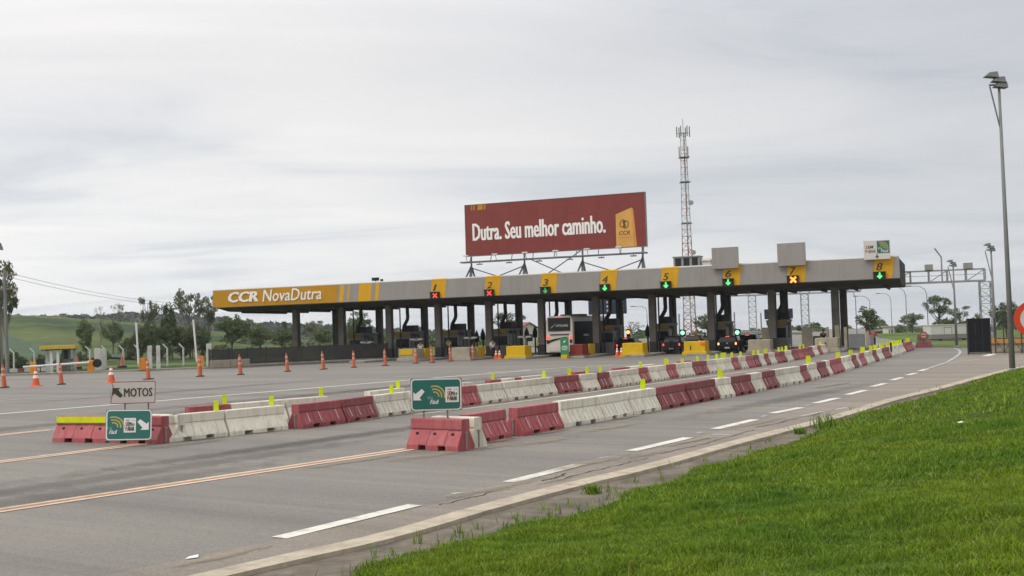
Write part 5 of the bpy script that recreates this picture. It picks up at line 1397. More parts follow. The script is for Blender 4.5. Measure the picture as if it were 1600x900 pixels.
def flood_mast(x, yb, yt, dp, lab, hs=1.0, r=.15, mirror=1, brace=True):
    g = D(x, yb, dp); b = Vector((g.x, g.y, 0)); top = D(x, yt, dp)
    # find the true height of the vertical through the base
    rt_, up_ = RT, UP
    h = EYE + ((top - Vector((0, 0, EYE))).z)
    t = thing('light_mast', lab, 'light mast', b, 0, 'tall floodlight masts')
    MB().tube([(0, 0, -.1), (0, 0, h * .5), (0, 0, h)], [r * 1.15, r * .8, r * .5], 12).build('pole', M_GALV_POLE, t, smooth=True)
    MB().lathe([(r * 1.9, -.05), (r * 1.9, .06), (r * 1.3, .1)], 12).build('base_collar', M_STEEL, t)
    if brace: MB().tube([(-.05 * mirror, 0, h - 2.0), (-.42 * mirror, 0, h - .15)], .035, 5).build('brace', M_DARKSTEEL, t)
    for k, (dx, dz, rx) in enumerate(((-.42, .55, .5), (.02, .22, -.2), (.14, -.12, .1))):
        mb = MB(); cx = dx * hs * mirror; cz = h + dz * hs
        mb.add([(cx - .48 * hs, -.3 * hs, cz - .12 * hs), (cx + .34 * hs, -.3 * hs, cz - .22 * hs), (cx + .34 * hs, .3 * hs, cz - .22 * hs), (cx - .48 * hs, .3 * hs, cz - .12 * hs),
                (cx - .20 * hs, -.2 * hs, cz + .14 * hs), (cx + .30 * hs, -.2 * hs, cz + .18 * hs), (cx + .30 * hs, .2 * hs, cz + .18 * hs), (cx - .20 * hs, .2 * hs, cz + .14 * hs)],
               [(0, 3, 2, 1), (4, 5, 6, 7), (0, 1, 5, 4), (1, 2, 6, 5), (2, 3, 7, 6), (3, 0, 4, 7)])
        mb.build('floodlight', M_DARKSTEEL, t)
    mb = MB(); mb.box(-.62 * hs, .3 * hs, -.05, .05, h - .12, h - .04); mb.build('head_bar', M_DARKSTEEL, t)
    return t
gl = G(1582, 579); flood_mast(1582, 579, 126, gl.y, 'tall grey floodlight mast at the right edge, rising from the grass bank', .72, .115)
flood_mast(1556, 552, 388, 80, 'slim floodlight mast just right of the black screen', .55, .11)
flood_mast(1495, 542, 413, 92, 'slim floodlight mast in front of the white trailer', .55, .10)
flood_mast(-1, 588, 385, 104, 'floodlight mast at the left edge of the photo beside the big tree', .9, .14)

# ------------------------------------------------------------------ vehicles in the lanes
def wheel(parent, x, y, r, w, n=16):
    o = MB().extr_x([(y + r * math.cos(k * math.tau / n), r + r * math.sin(k * math.tau / n)) for k in range(n)], x - w / 2, x + w / 2).build('wheel', M_RUBBER, parent, bevel=.02)
    MB().extr_x([(y + r * .58 * math.cos(k * math.tau / n), r + r * .58 * math.sin(k * math.tau / n)) for k in range(n)], x - w / 2 - .008, x + w / 2 + .008).build('rim', M_STEEL, o)
def make_coach(u, v):
    t = thing('coach', 'white coach with dark rear window and black flanks, waiting left of numeral four', 'coach', P(u, v, 0), TH)
    w, L, h = 1.26, 12.4, 3.62
    prof = [(-w, .42), (-w, h - .5), (-w + .10, h - .14), (-w + .34, h), (w - .34, h), (w - .10, h - .14), (w, h - .5), (w, .42)]
    rings = []
    for y, s, dz in ((0, .97, 0), (.06, 1, 0), (.5, 1, 0), (L - .6, 1, 0), (L, .93, -.1)):
        rings.append([(x * s, y + (.16 * max(0, (z - 2.0) / 1.6) if y < .1 else 0), z if z < 1 else z + dz) for x, z in prof])
    MB().loft(rings).build('body', M_BUS, t)
    lean = lambda z: .16 * max(0, (z - 2.0) / 1.6)
    def rear(x0, x1, z0, z1, name, m, th=.012, sk=0.0, n=1):
        mb = MB(); mb.add([(x0, lean(z0) - th, z0), (x1, lean(z0) - th, z0), (x1 - sk, lean(z1) - th, z1), (x0 + sk, lean(z1) - th, z1), (x0, lean(z0) + .01, z0), (x1, lean(z0) + .01, z0), (x1 - sk, lean(z1) + .01, z1), (x0 + sk, lean(z1) + .01, z1)],
                          [(0, 1, 2, 3), (7, 6, 5, 4), (0, 4, 5, 1), (1, 5, 6, 2), (2, 6, 7, 3), (3, 7, 4, 0)]); return mb.build(name, m, t)
    rear(-1.02, 1.02, 2.28, 3.46, 'rear_window', M_GLASS, .012, -.03)
    for k in range(3): rear(-.34 + k * .26, -.22 + k * .26, 3.49, 3.55, 'roof_light', M_TAIL)
    rear(-.86, .9, 1.93, 2.02, 'vent_slot', M_BLACK)
    rear(-.95, .95, .50, .9, 'bumper', M_BUS, .04)
    mb = MB(); n = 12                                         # sweeping stripe
    for k in range(n):
        a, b = k / n, (k + 1) / n
        f_ = lambda q: (-1.12 + 2.0 * q, 1.12 + .62 * q ** .62, .20 * (1 - q) ** .8 + .02)
        x0, z0, t0 = f_(a); x1, z1, t1 = f_(b)
        mb.extr_y([(x0, z0), (x1, z1), (x1, z1 + t1), (x0, z0 + t0)], -.014, .0)
    mb.build('swoosh', M_CARGREY, t)
    txt('ATYLANG', (-.28, .88, 2.66, 2.86), -.075 + .02, M_SIGN_GREY, t, 'lettering', .02, .2, .01)
    mb = MB(); mb.extr_y([(-.78, 2.55), (-.66, 2.58), (-.2, 2.98), (-.45, 2.80)], -.065, -.05); mb.build('emblem', M_SIGN_GREY, t)
    for s in (-1, 1):
        for z, m in ((1.55, M_TAIL), (1.2, M_BLACK)): rear(s * 1.08 - .10, s * 1.08 + .10, z, z + .3, 'tail_light', m, .02)
        mb = MB(); mb.box(s * w - .008, s * w + .008, .35, L - .5, 1.0, 3.05) if False else mb.box(s * w - .012, s * w + .012, .5, L - .4, .62, 3.1); mb.build('dark_flank', M_CARBLACK, t)
        for k in range(5): MB().box(s * (w + .013) - .004, s * (w + .013) + .004, .7 + k * 2.2, 2.7 + k * 2.2, 1.9, 3.0).build('side_window', M_CARBLACK, t)
        for y in (2.6, 3.9, 9.8): wheel(t, s * (w - .16), y, .5, .3)
    MB().box(-1.0, 1.0, .3, 11.5, .25, .45).build('underbody', M_BLACK, t)
    MB().box(-.24, .24, -.045, -.015, .72, .84).build('number_plate', M_PLATE, t)
    MB().box(-.9, .9, 3.2, 5.6, h - .02, h + .16).build('roof_unit', mat('olive_roof_unit', (.14, .14, .09), .7, .1, 2), t)
u, z = FP(873.5, 520, 1.7); make_coach(u, 1.7)

def make_car(label, pos, rz, paint, kind='hatch', hot=False, group=None, brake=True):
    t = thing('car', label, 'car', pos, rz, group)
    if kind == 'suv': L, w, h, side = 3.9, .80, 1.55, [(0.0, .45), (.0, .62), (.04, .98), (.30, 1.50), (.5, 1.54), (2.1, 1.54), (2.75, 1.04), (3.75, .94), (3.9, .7), (3.9, .4), (3.7, .32), (.2, .32)]
    elif kind == 'pickup': L, w, h, side = 4.6, .82, 1.5, [(0, .45), (0, .62), (.08, .96), (.9, 1.02), (1.55, 1.42), (1.8, 1.47), (3.0, 1.47), (3.5, 1.0), (4.55, .9), (4.6, .6), (4.55, .35), (.1, .35)]
    else: L, w, h, side = 3.9, .82, 1.45, [(0, .40), (-.02, .62), (.06, .92), (.34, 1.36), (.62, 1.44), (2.0, 1.44), (2.8, .98), (3.7, .84), (3.9, .6), (3.88, .35), (3.7, .26), (.2, .26)]
    def xw(z): return w - max(0, (z - .9)) * .30 - max(0, .5 - z) * .12
    R0 = [(-xw(z), y, z) for y, z in side]; R1 = [(xw(z), y, z) for y, z in side]
    MB().loft([R0, R1]).build('body', paint, t, bevel=.05)
    def panel(name, pts, m, th=.012):
        p = [Vector(q) for q in pts]; nrm = (p[1] - p[0]).cross(p[2] - p[0]).normalized()
        MB().loft([[q - nrm * .02 for q in p], [q + nrm * th for q in p]]).build(name, m, t)
    if kind == 'suv': y0, z0, y1, z1 = .075, 1.04, .28, 1.44
    elif kind == 'pickup': y0, z0, y1, z1 = .97, 1.06, 1.5, 1.38
    else: y0, z0, y1, z1 = .10, .97, .32, 1.32
    panel('rear_window', [(-xw(z0) + .10, y0, z0), (xw(z0) - .10, y0, z0), (xw(z1) - .12, y1, z1), (-xw(z1) + .12, y1, z1)], M_GLASS)
    for s in (-1, 1):
        q = [(s * xw(1.0), .62, 1.0), (s * xw(1.0), 2.5, 1.0), (s * xw(1.4), 1.98, 1.4), (s * xw(1.4), .75, 1.4)]
        panel('side_window', q if s > 0 else list(reversed(q)), M_GLASS)
        z = .78; x0 = s * (xw(z) - .10)
        mb = MB(); mb.box(x0 - .06, x0 + .06, -.06, .03, z - .07, z + .12); mb.build('tail_light', (M_TAIL_HOT if hot else M_TAIL) if brake else M_TAIL, t, bevel=.02)
        for y in (.75, L - .85): wheel(t, s * (w - .10), y, .33, .2)
        mb = MB(); mb.box(s * (xw(1.0) + .02), s * (xw(1.0) + .18), 2.35, 2.45, .98, 1.10); mb.build('mirror', M_BLACK, t)
    MB().box(-.76, .76, -.10, .06, .34, .56).build('bumper', paint if kind != 'suv' else M_CARGREY, t, bevel=.03)
    MB().box(-.20, .20, -.112, -.102, .42, .52).build('number_plate', M_PLATE, t)
    if kind == 'suv':
        mb = MB(); n = 20; mb.extr_y([(.02 + .33 * math.cos(k * math.tau / n), .84 + .33 * math.sin(k * math.tau / n)) for k in range(n)], -.22, -.02); sp = mb.build('spare_wheel', M_RUBBER, t, bevel=.03)
        MB().disc_y(.02, .84, -.235, -.221, .22, 18).build('wheel_cover', M_CARGREY, sp)
    if kind == 'hatch':
        MB().box(-.16, .16, .26, .34, 1.37, 1.42).build('high_brake_light', M_TAIL, t)
        MB().disc_y(0, .84, -.045, -.01, .06, 12).build('badge', M_STEEL, t)
    return t
u, z = FP(1049, 540, 3.0)
make_car('dark grey off-road car with a spare wheel on its back, beneath numeral five', P(u, 3.0, 0), TH, M_CARGREY, 'suv', False, None)
u, z = FP(1139, 540, 2.0)
make_car('black hatchback with glowing brake lights, right of the column beneath numeral six', P(u, 1.2, 0), TH + .02, M_CARBLACK, 'hatch', True)
u, z = FP(1158, 540, 5.5)
make_car('dark car half hidden right of the black hatchback', P(u + .2, 7.2, 0), TH - .05, M_CARBLACK, 'hatch', True)
u, z = FP(969, 540, 4.0)
make_car('black car waiting below the amber exit lamp, left of the third yellow block', P(u, 5.5, 0), TH, M_CARBLACK, 'hatch', False)
u, z = FP(1078, 535, 16.0)
make_car('dark car driving off beyond the off-road car', P(u, 17.0, 0), TH, M_CARBLACK, 'hatch', False)
u, z = FP(592, 545, 7.0)
make_car('silver pickup facing the camera behind the dark fence', P(u + .1, 9.5, 0), TH + math.pi, M_CARSILVER, 'pickup', False)

# ------------------------------------------------------------------ people
def person(name_lab, base, rz, shirt, pose='stand', h=1.72, group='people at the lanes'):
    t = thing('person', name_lab, 'person', base, rz, group)
    s = h / 1.72
    st = .16 if pose == 'walk' else .04
    J = {'pelvis': (0, 0, .94), 'waist': (0, 0, 1.10), 'chest': (0, .0, 1.32), 'neck': (0, 0, 1.47), 'head': (0, -.02, 1.56), 'crown': (0, -.01, 1.68),
         'lh': (-.09, 0, .90), 'lk': (-.10, -st, .50), 'la': (-.11, -st * .4, .09), 'lt': (-.12, -st * .4 - .15, .03),
         'rh': (.09, 0, .90), 'rk': (.10, st * .4, .50), 'ra': (.11, st * 1.6, .09), 'rt': (.12, st * 1.6 - .15, .03),
         'ls': (-.19, 0, 1.40), 'le': (-.25, .03, 1.13), 'lw': (-.24, -.09, .90), 'lf': (-.23, -.12, .81),
         'rs': (.19, 0, 1.40), 're': (.25, .03, 1.13), 'rw': (.25, -.14 if pose != 'reach' else -.3, .92 if pose != 'reach' else 1.15), 'rf': (.24, -.2 if pose != 'reach' else -.4, .84 if pose != 'reach' else 1.18)}
    Rd = {'pelvis': .15, 'waist': .135, 'chest': .16, 'neck': .06, 'head': .095, 'crown': .075, 'lh': .10, 'lk': .065, 'la': .045, 'lt': .04, 'rh': .10, 'rk': .065, 'ra': .045, 'rt': .04,
          'ls': .065, 'le': .045, 'lw': .033, 'lf': .03, 'rs': .065, 're': .045, 'rw': .033, 'rf': .03}
    E_ = [('pelvis', 'waist'), ('waist', 'chest'), ('chest', 'neck'), ('neck', 'head'), ('head', 'crown'), ('pelvis', 'lh'), ('lh', 'lk'), ('lk', 'la'), ('la', 'lt'), ('pelvis', 'rh'), ('rh', 'rk'), ('rk', 'ra'), ('ra', 'rt'),
          ('chest', 'ls'), ('ls', 'le'), ('le', 'lw'), ('lw', 'lf'), ('chest', 'rs'), ('rs', 're'), ('re', 'rw'), ('rw', 'rf')]
    def skin(keys, edges, grow, mt, nm, root):
        ks = list(keys); me = bpy.data.meshes.new(nm); me.from_pydata([tuple(c * s for c in J[k]) for k in ks], [(ks.index(a), ks.index(b)) for a, b in edges], [])
        o = link(nm, me, t); o.modifiers.new('skin', 'SKIN')
        for i, k in enumerate(ks):
            d = me.skin_vertices[0].data[i]; r = Rd[k] * grow * s; d.radius = (r, r * (.72 if k in ('chest', 'pelvis', 'waist') else 1)); d.use_root = (k == root)
        sb = o.modifiers.new('sub', 'SUBSURF'); sb.levels = 1; sb.render_levels = 2
        me.materials.append(mt)
    skin(J, E_, 1.0, M_SKIN, 'body', 'pelvis')
    up = [k for k in J if k in ('pelvis', 'waist', 'chest', 'ls', 'le', 'rs', 're')]
    skin(up, [(a, b) for a, b in E_ if a in up and b in up], 1.14, shirt, 'shirt', 'chest')
    lo = ['pelvis', 'lh', 'lk', 'la', 'rh', 'rk', 'ra']
    skin(lo, [(a, b) for a, b in E_ if a in lo and b in lo], 1.16, M_TROUSERS, 'trousers', 'pelvis')
    mb = MB(); mb.lathe([(.085 * s, 1.60 * s), (.102 * s, 1.65 * s), (.085 * s, 1.71 * s), (.03 * s, 1.745 * s)], 12, 0, 0, .0); mb.build('hair', M_HAIR, t, smooth=True)
def at_plane(x, v): return P(FP(x, 540, v)[0], v, .0)
person('person in a white shirt walking left of the first yellow block', at_plane(769.5, 1.0), TH + .9, M_SHIRT, 'walk')
person('person in a yellow vest standing left of the white coach', at_plane(842, 4.0) + Vector((0, 0, .0)), TH + 2.4, M_VEST, 'stand')
person('person in a pale vest standing right of the leftmost yellow striped block', at_plane(657, 3.0), TH + .3, M_SHIRT, 'stand')
person('person in a yellow vest standing in front of the booth beneath numeral one', at_plane(701, 4.6) + Vector((0, 0, .19)), TH + .2, M_VEST, 'stand')
person('person in a dark shirt standing left of the last column pair', at_plane(1287, 4.5), TH + .5, M_TROUSERS, 'stand')
person('person in a red shirt beside the narrow dark gate at the far right', at_plane(1365, 2.4), TH + .2, M_REDSHIRT, 'reach')
person('person in a white shirt standing behind the fourth yellow block', at_plane(1102, 8.0), TH + .4, M_SHIRT, 'stand')

# ------------------------------------------------------------------ beyond the plaza
def lattice(mb, a, b, wa, wb, bays, r=.04, m=lambda k: 0, tri=False, ax=None):
    """square (or triangular) lattice mast between a and b"""
    a, b = Vector(a), Vector(b); d = (b - a).normalized()
    x = Vector((1, 0, 0)) if abs(d.z) > .9 else Vector((0, 0, 1)); y = d.cross(x).normalized(); x = y.cross(d).normalized()
    n = 3 if tri else 4
    def corner(k, q):
        w = (wa + (wb - wa) * q) / 2 * (1.15 if tri else 1.414); an = k * math.tau / n + (math.pi / 4 if not tri else .5)
        return a.lerp(b, q) + x * w * math.cos(an) + y * w * math.sin(an)
    r_ = r
    for i in range(bays):
        q0, q1 = i / bays, (i + 1) / bays
        r = r_ if not isinstance(r_, tuple) else r_[0] + (r_[1] - r_[0]) * min(1, q0 * 1.6)
        for k in range(n):
            mb.tube([corner(k, q0), corner(k, q1)], r, 4, m(i))
            mb.tube([corner(k, q0), corner((k + 1) % n, q1)] if i % 2 else [corner((k + 1) % n, q0), corner(k, q1)], r * .6, 3, m(i))
            mb.tube([corner(k, q1), corner((k + 1) % n, q1)], r * .6, 3, m(i))
def comms_tower():
    dp = 205.0; g = D(1080, 545, dp); top = D(1071, 206, dp); gz = -.4
    h = top.z - gz
    t = thing('communications_tower', 'tall red and white lattice communications tower behind the canopy', 'tower', (g.x, g.y, gz))
    mb = MB(); lattice(mb, (0, 0, 0), (0, 0, h), 2.3, .95, 30, (.125, .052), lambda k: 0 if (k // 3) % 2 == 0 else 1, True)
    mb.build('mast', [M_TOWER_RED, M_TOWER_WHITE], t)
    mb = MB(); mb.tube([(.15, .0, 0), (.1, 0, h)], .12, 5); mb.build('cable_ladder', M_DARKSTEEL, t)
    for z in (h * .35, h * .56, h * .76, h * .88):
        mb = MB(); mb.box(-.9, .9, -.9, .9, z, z + .12); mb.build('platform', M_DARKSTEEL, t)
    for k in range(6):
        a = k * math.tau / 6; x, y = 1.15 * math.cos(a), 1.15 * math.sin(a)
        mb = MB(); mb.box(x - .09, x + .09, y - .07, y + .07, h - .7, h + 1.2); mb.tube([(0, 0, h), (x, y, h)], .05, 4); mb.build('antenna', M_GALV_POLE, t)
    for k in range(3):
        a = k * math.tau / 3 + .5; x, y = .9 * math.cos(a), .9 * math.sin(a)
        mb = MB(); mb.box(x - .1, x + .1, y - .1, y + .1, h - 4.2, h - 2.4); mb.tube([(0, 0, h - 3), (x, y, h - 3)], .05, 4); mb.build('antenna', M_TOWER_WHITE, t)
    for z, x in ((h * .66, .9), (h * .42, 1.0), (h * .3, .9)):
        mb = MB(); mb.disc_y(x, z, -.5, -.3, .45, 12); mb.tube([(0, 0, z), (x, -.3, z)], .05, 4); mb.build('dish', M_TOWER_WHITE, t)
    mb = MB(); mb.tube([(0, 0, h), (0, 0, h + 2.6)], .05, 4); mb.build('lightning_rod', M_DARKSTEEL, t)
comms_tower()

def gantry(name_lab, xa, xb, ya, yb, dpa, dpb, hgt, legs, extra=False, wid=.9):
    a, b = D(xa, ya, dpa), D(xb, yb, dpb); z0 = (a.z + b.z) / 2
    base = Vector((a.x, a.y, 0)); d = Vector((b.x - a.x, b.y - a.y, 0)); L = d.length
    t = thing('sign_gantry', name_lab, 'gantry', base, math.atan2(d.y, d.x), 'steel road gantries')
    mb = MB(); n = max(4, round(L / 1.6))
    for y in (0, .9):
        mb.box(0, L, y - .07, y + .07, z0, z0 + .16); mb.box(0, L, y - .05, y + .05, z0 + hgt - .1, z0 + hgt)
    mb.box(0, L, -.02, .02, z0 + hgt * .55, z0 + hgt * .55 + .04)
    mb.build('beam', M_STEEL, t)
    for k in range(n + 1):
        x = L * k / n; mb = MB(); mb.box(x - .05, x + .05, -.04, .04, z0 + .16, z0 + hgt - .1); mb.build('upright', M_STEEL, t); MB().box(x - .05, x + .05, .86, .94, z0 + .16, z0 + hgt - .1).build('upright', M_STEEL, t)
        if k < n and k % 2 == 0: MB().tube([(x, 0, z0 + .1), (x + L / n, 0, z0 + hgt - .05)], .04, 4).build('diagonal', M_STEEL, t)
    for x in legs:
        mb = MB(); lattice(mb, (x * L, .45, -.3), (x * L, .45, z0), wid, wid, round(z0 / .62), .048); mb.build('leg', M_STEEL, t)
    if extra:
        for x, s in ((.40, .4), (.82, .45)): MB().box(L * x - s * .8, L * x + s * .8, -.3, .3, z0 + hgt, z0 + hgt + .5).build('sensor_box', M_FASCIA, t)
        mb = MB(); mb.tube([(L * .54, 0, z0), (L * .54, 0, z0 + hgt + 1.1), (L * .47, -.1, z0 + hgt + 1.9)], .07, 5); mb.build('camera_pole', M_STEEL, t)
    return t
gantry('galvanised gantry reaching right from behind the canopy to a lattice leg', 1395, 1540, 446.5, 438, 100, 98, 1.15, (1.0,), True)
gantry('distant gantry seen under the canopy between the right-hand columns', 1128, 1345, 468, 452, 143, 140, .75, (.22, .60))
for x, y0, y1, x0, x1, lab in ((950, 466, 492, 919, 979, 'wide dark blue direction sign beyond the plaza, behind the column beneath numeral four'), (1216, 482, 499, 1195, 1238, 'dark direction sign beyond the plaza, behind the column beneath numeral seven')):
    dp = 135.0; a, b = D(x0, y1, dp), D(x1, y0, dp); w = (b.x - a.x) / 2; h = b.z - a.z
    t = thing('direction_sign', lab, 'road sign', ((a.x + b.x) / 2, a.y, a.z), -.3, 'dark signs beyond the plaza')
    MB().box(-w, w, 0, .12, .6 * 0, h).build('panel', mat('navy_sign_sheet', (.022, .032, .055), .6, .1, 2), t)
    for k in range(3):
        for c in ((-.55, .1, .7) if w > 1.8 else (-.5, .35)):
            MB().box(w * c - .32, w * c + .32, -.012, -.001, h * (.18 + .27 * k), h * (.30 + .27 * k)).build('white_line', M_SIGN_GREY, t)
    for s in (-.7, .7): MB().tube([(w * s, .2, -a.z - 1), (w * s, .2, h * .9)], .09, 6).build('post', M_STEEL, t)

def street_lamp(x, yb, yt, dp, lab, sgn=-1):
    g = D(x, yb, dp); top = D(x, yt, dp); gz = g.z
    t = thing('street_lamp', lab, 'street lamp', (g.x, g.y, gz), 0, 'slim curved street lamps beyond the plaza')
    h = top.z - gz; mb = MB()
    mb.tube([(0, 0, -.5), (0, 0, h * .82), (sgn * .25, 0, h * .93), (sgn * .9, 0, h * .99), (sgn * 2.0, 0, h)], [.075, .055, .045, .04, .035], 6); mb.build('pole', M_GALV_POLE, t)
    MB().box(sgn * 2.35 - .35, sgn * 2.35 + .35, -.14, .14, h - .08, h + .06).build('lamp_head', M_DARKSTEEL, t)
for x, yb, yt, dp, lab in ((1361, 521, 462, 190, 'curved street lamp before the round dark tree right of the last columns'), (1339, 523, 452, 150, 'nearest curved street lamp right of the last columns'), (1394, 517, 458, 210, 'curved street lamp in the gap right of the round dark tree'), (1418, 527, 448, 160, 'curved street lamp before the pale round tree'), (1451, 527, 446, 150, 'curved street lamp left of the tall spreading tree'), (1012, 522, 478, 190, 'small curved street lamp left of the column beneath numeral five')):
    street_lamp(x, yb, yt, dp, lab)
for x, yb, yt, dp, lab in ((1148.5, 523, 488, 150, 'thin grey pole between columns six and seven, the left one'), (1190, 521, 489, 150, 'thin grey pole between columns six and seven, the right one'), (1062, 522, 490, 150, 'thin grey pole left of the red and white tower')):
    g = D(x, yb, dp); top = D(x, yt, dp)
    t = thing('thin_pole', lab, 'pole', (g.x, g.y, g.z), 0, 'thin poles beyond the plaza'); MB().tube([(0, 0, -.5), (0, 0, top.z - g.z)], .09, 6).build('shaft', M_GALV_POLE, t)

def house():
    dp = 170.0; a, b = D(812, 548, dp), D(848, 520, dp); s = dp / F_PX; g = D(828, 545, dp)
    t = thing('house', 'white house with a red tiled roof seen left of the coach', 'house', (g.x, g.y, -.2), .45)
    w, l, h = 2.4, 4.0, 2.2
    mb = MB(); mb.extr_y([(-w, 0), (w, 0), (w, h), (0, h + 1.35), (-w, h)], 0, 2 * l); mb.build('wall', M_HOUSE, t)
    for s_ in (-1, 1):
        mb = MB(); mb.add([(0, -.3, h + 1.42), (0, 2 * l + .3, h + 1.42), (s_ * (w + .35), 2 * l + .3, h - .14), (s_ * (w + .35), -.3, h - .14), (0, -.3, h + 1.56), (0, 2 * l + .3, h + 1.56), (s_ * (w + .35), 2 * l + .3, h), (s_ * (w + .35), -.3, h)],
                          [(0, 1, 2, 3), (7, 6, 5, 4), (0, 4, 5, 1), (1, 5, 6, 2), (2, 6, 7, 3), (3, 7, 4, 0)]); mb.build('roof', M_ROOF_TILE, t)
    MB().box(-.5, .5, -.03, .02, .9, 1.9).build('window', M_GLASS, t)
house()
def far_shed(x0, x1, yt, yb, dp, lab, mt, nm='low_building', cat='building'):
    a, b = D(x0, yb, dp), D(x1, yt, dp); w = b.x - a.x; h = b.z - a.z
    t = thing(nm, lab, cat, (a.x, a.y, a.z - .3), -.1, None)
    MB().box(0, w, 0, 5, 0, h + .3).build('wall', mt, t); MB().box(-.3, w + .3, -.3, 5.3, h + .3, h + .55).build('roof', M_CONC, t)
    for k in range(3): MB().box(w * (.15 + .28 * k), w * (.27 + .28 * k), -.03, .01, .3 + h * .35, .3 + h * .75).build('window', M_GLASS, t)
far_shed(1156, 1196, 519, 530, 210, 'long pale building far beyond the plaza between columns six and seven', M_HOUSE)
far_shed(1365, 1383, 517, 524, 260, 'small red-walled building far off right of the round dark tree', M_ROOF_TILE)
far_shed(1388, 1397, 511, 527, 235, 'narrow pale building left of the pale round tree', M_HOUSE)
far_shed(1240, 1262, 520, 530, 200, 'low pale building seen between the last two column pairs', M_HOUSE)

# right side: trailer, black screen, gate, small sign
def trailer():
    dp = 118.0; a, b = D(1455, 533, dp), D(1520, 507, dp); L = b.x - a.x; h = b.z
    t = thing('trailer', 'long white box trailer parked on the grass behind the black screen', 'trailer', (a.x, a.y, 0), -.03)
    z0 = .14
    for k in range(5):
        x0, x1 = L * 1.35 * k / 5 + .008, L * 1.35 * (k + 1) / 5 - .008
        MB().box(x0, x1, 0, 2.4, z0 + .47, h).build('side_panel', M_TRAILER, t)
    MB().box(0, L * 1.35, .02, 2.4, z0, z0 + .465).build('skirt', M_BOOTH, t)
    MB().box(-.05, L * 1.35, -.05, 2.45, h, h + .08).build('roof', M_CAP, t)
    for x in (.31, .9):
        mb = MB(); mb.box(L * x, L * x + .05, -.02, -.002, z0 + .5, h - .18); mb.box(L * x + .78, L * x + .83, -.02, -.002, z0 + .5, h - .18); mb.box(L * x + .05, L * x + .78, -.02, -.002, h - .23, h - .18); mb.build('door_frame', M_SIGN_BACK, t)
    for x in (.25, .8, 1.1): wheel(t, L * x, .4, .22, .3)
    MB().box(.1, L * 1.3, .5, 2.0, .05, z0).build('chassis', M_BLACK, t)
trailer()
def black_screen():
    a, b = G(1514, 554), G(1553, 553); dp = a.y; s = dp / F_PX
    top = D(1514, 498, dp); h = top.z
    t = thing('black_screen', 'tall black mesh screen on a gate frame at the right', 'screen', (a.x, a.y, 0), .12)
    w = (b.x - a.x)
    for k in range(3): MB().box(w * k / 3 + .01, w * (k + 1) / 3 - .01, 0, .03, .12, h - .02).build('mesh_panel', M_GATE, t)
    mb = MB(); mb.box(-.06, 0.005, -.04, .06, 0, h); mb.box(w - .005, w + .06, -.04, .06, 0, h); mb.box(0.005, w - .005, .032, .07, h - .08, h); mb.box(.005, w - .005, .032, .07, h * .38, h * .38 + .05); mb.box(0, w, -.03, .02, .04, .10); mb.build('frame', M_FENCE, t)
    # gate leaf beyond, with cross bracing
    c = G(1556, 552.5); e = G(1640, 552); L = (e - c).length
    g = thing('steel_gate', 'dark steel gate with cross bracing between the screen and the right edge', 'gate', (c.x, c.y, 0), math.atan2((e - c).y, (e - c).x))
    mb = MB(); 
    for z in (.06, .95, 2.25): mb.box(0, L, -.025, .025, z, z + .06)
    mb.build('rail', M_FENCE, g)
    n = 6
    for k in range(n + 1): MB().box(L * k / n - .03, L * k / n + .03, -.03, .03, 0, 2.3).build('upright', M_FENCE, g)
    for k in range(n): MB().tube([(L * k / n, .0, .1), (L * (k + 1) / n, 0, .95)] if k % 2 else [(L * k / n, 0, .95), (L * (k + 1) / n, 0, .1)], .02, 4).build('brace', M_FENCE, g)
    mb = MB(); x = .1
    while x < L: mb.box(x, x + .012, -.008, .008, 1.0, 2.24); x += .11
    stuff(mb.build('wire_infill', M_FENCE, g))
    bm_ = thing('orange_beam', 'orange guard beam on a low beige wall behind the steel gate', 'guard beam', (c.x + .3, c.y + 2.6, 0), math.atan2((e - c).y, (e - c).x))
    MB().box(0, L, 0, .12, .62, .98).build('beam', mat('ochre_beam', (.42, .22, .06), .7, .1, 2), bm_); MB().box(0, L, .15, .4, 0, .6).build('wall', M_CONC_PALE, bm_)
    for k in range(5): MB().box(L * k / 4, L * k / 4 + .1, .125, .15, .3, .98).build('post', M_DARKSTEEL, bm_)
black_screen()
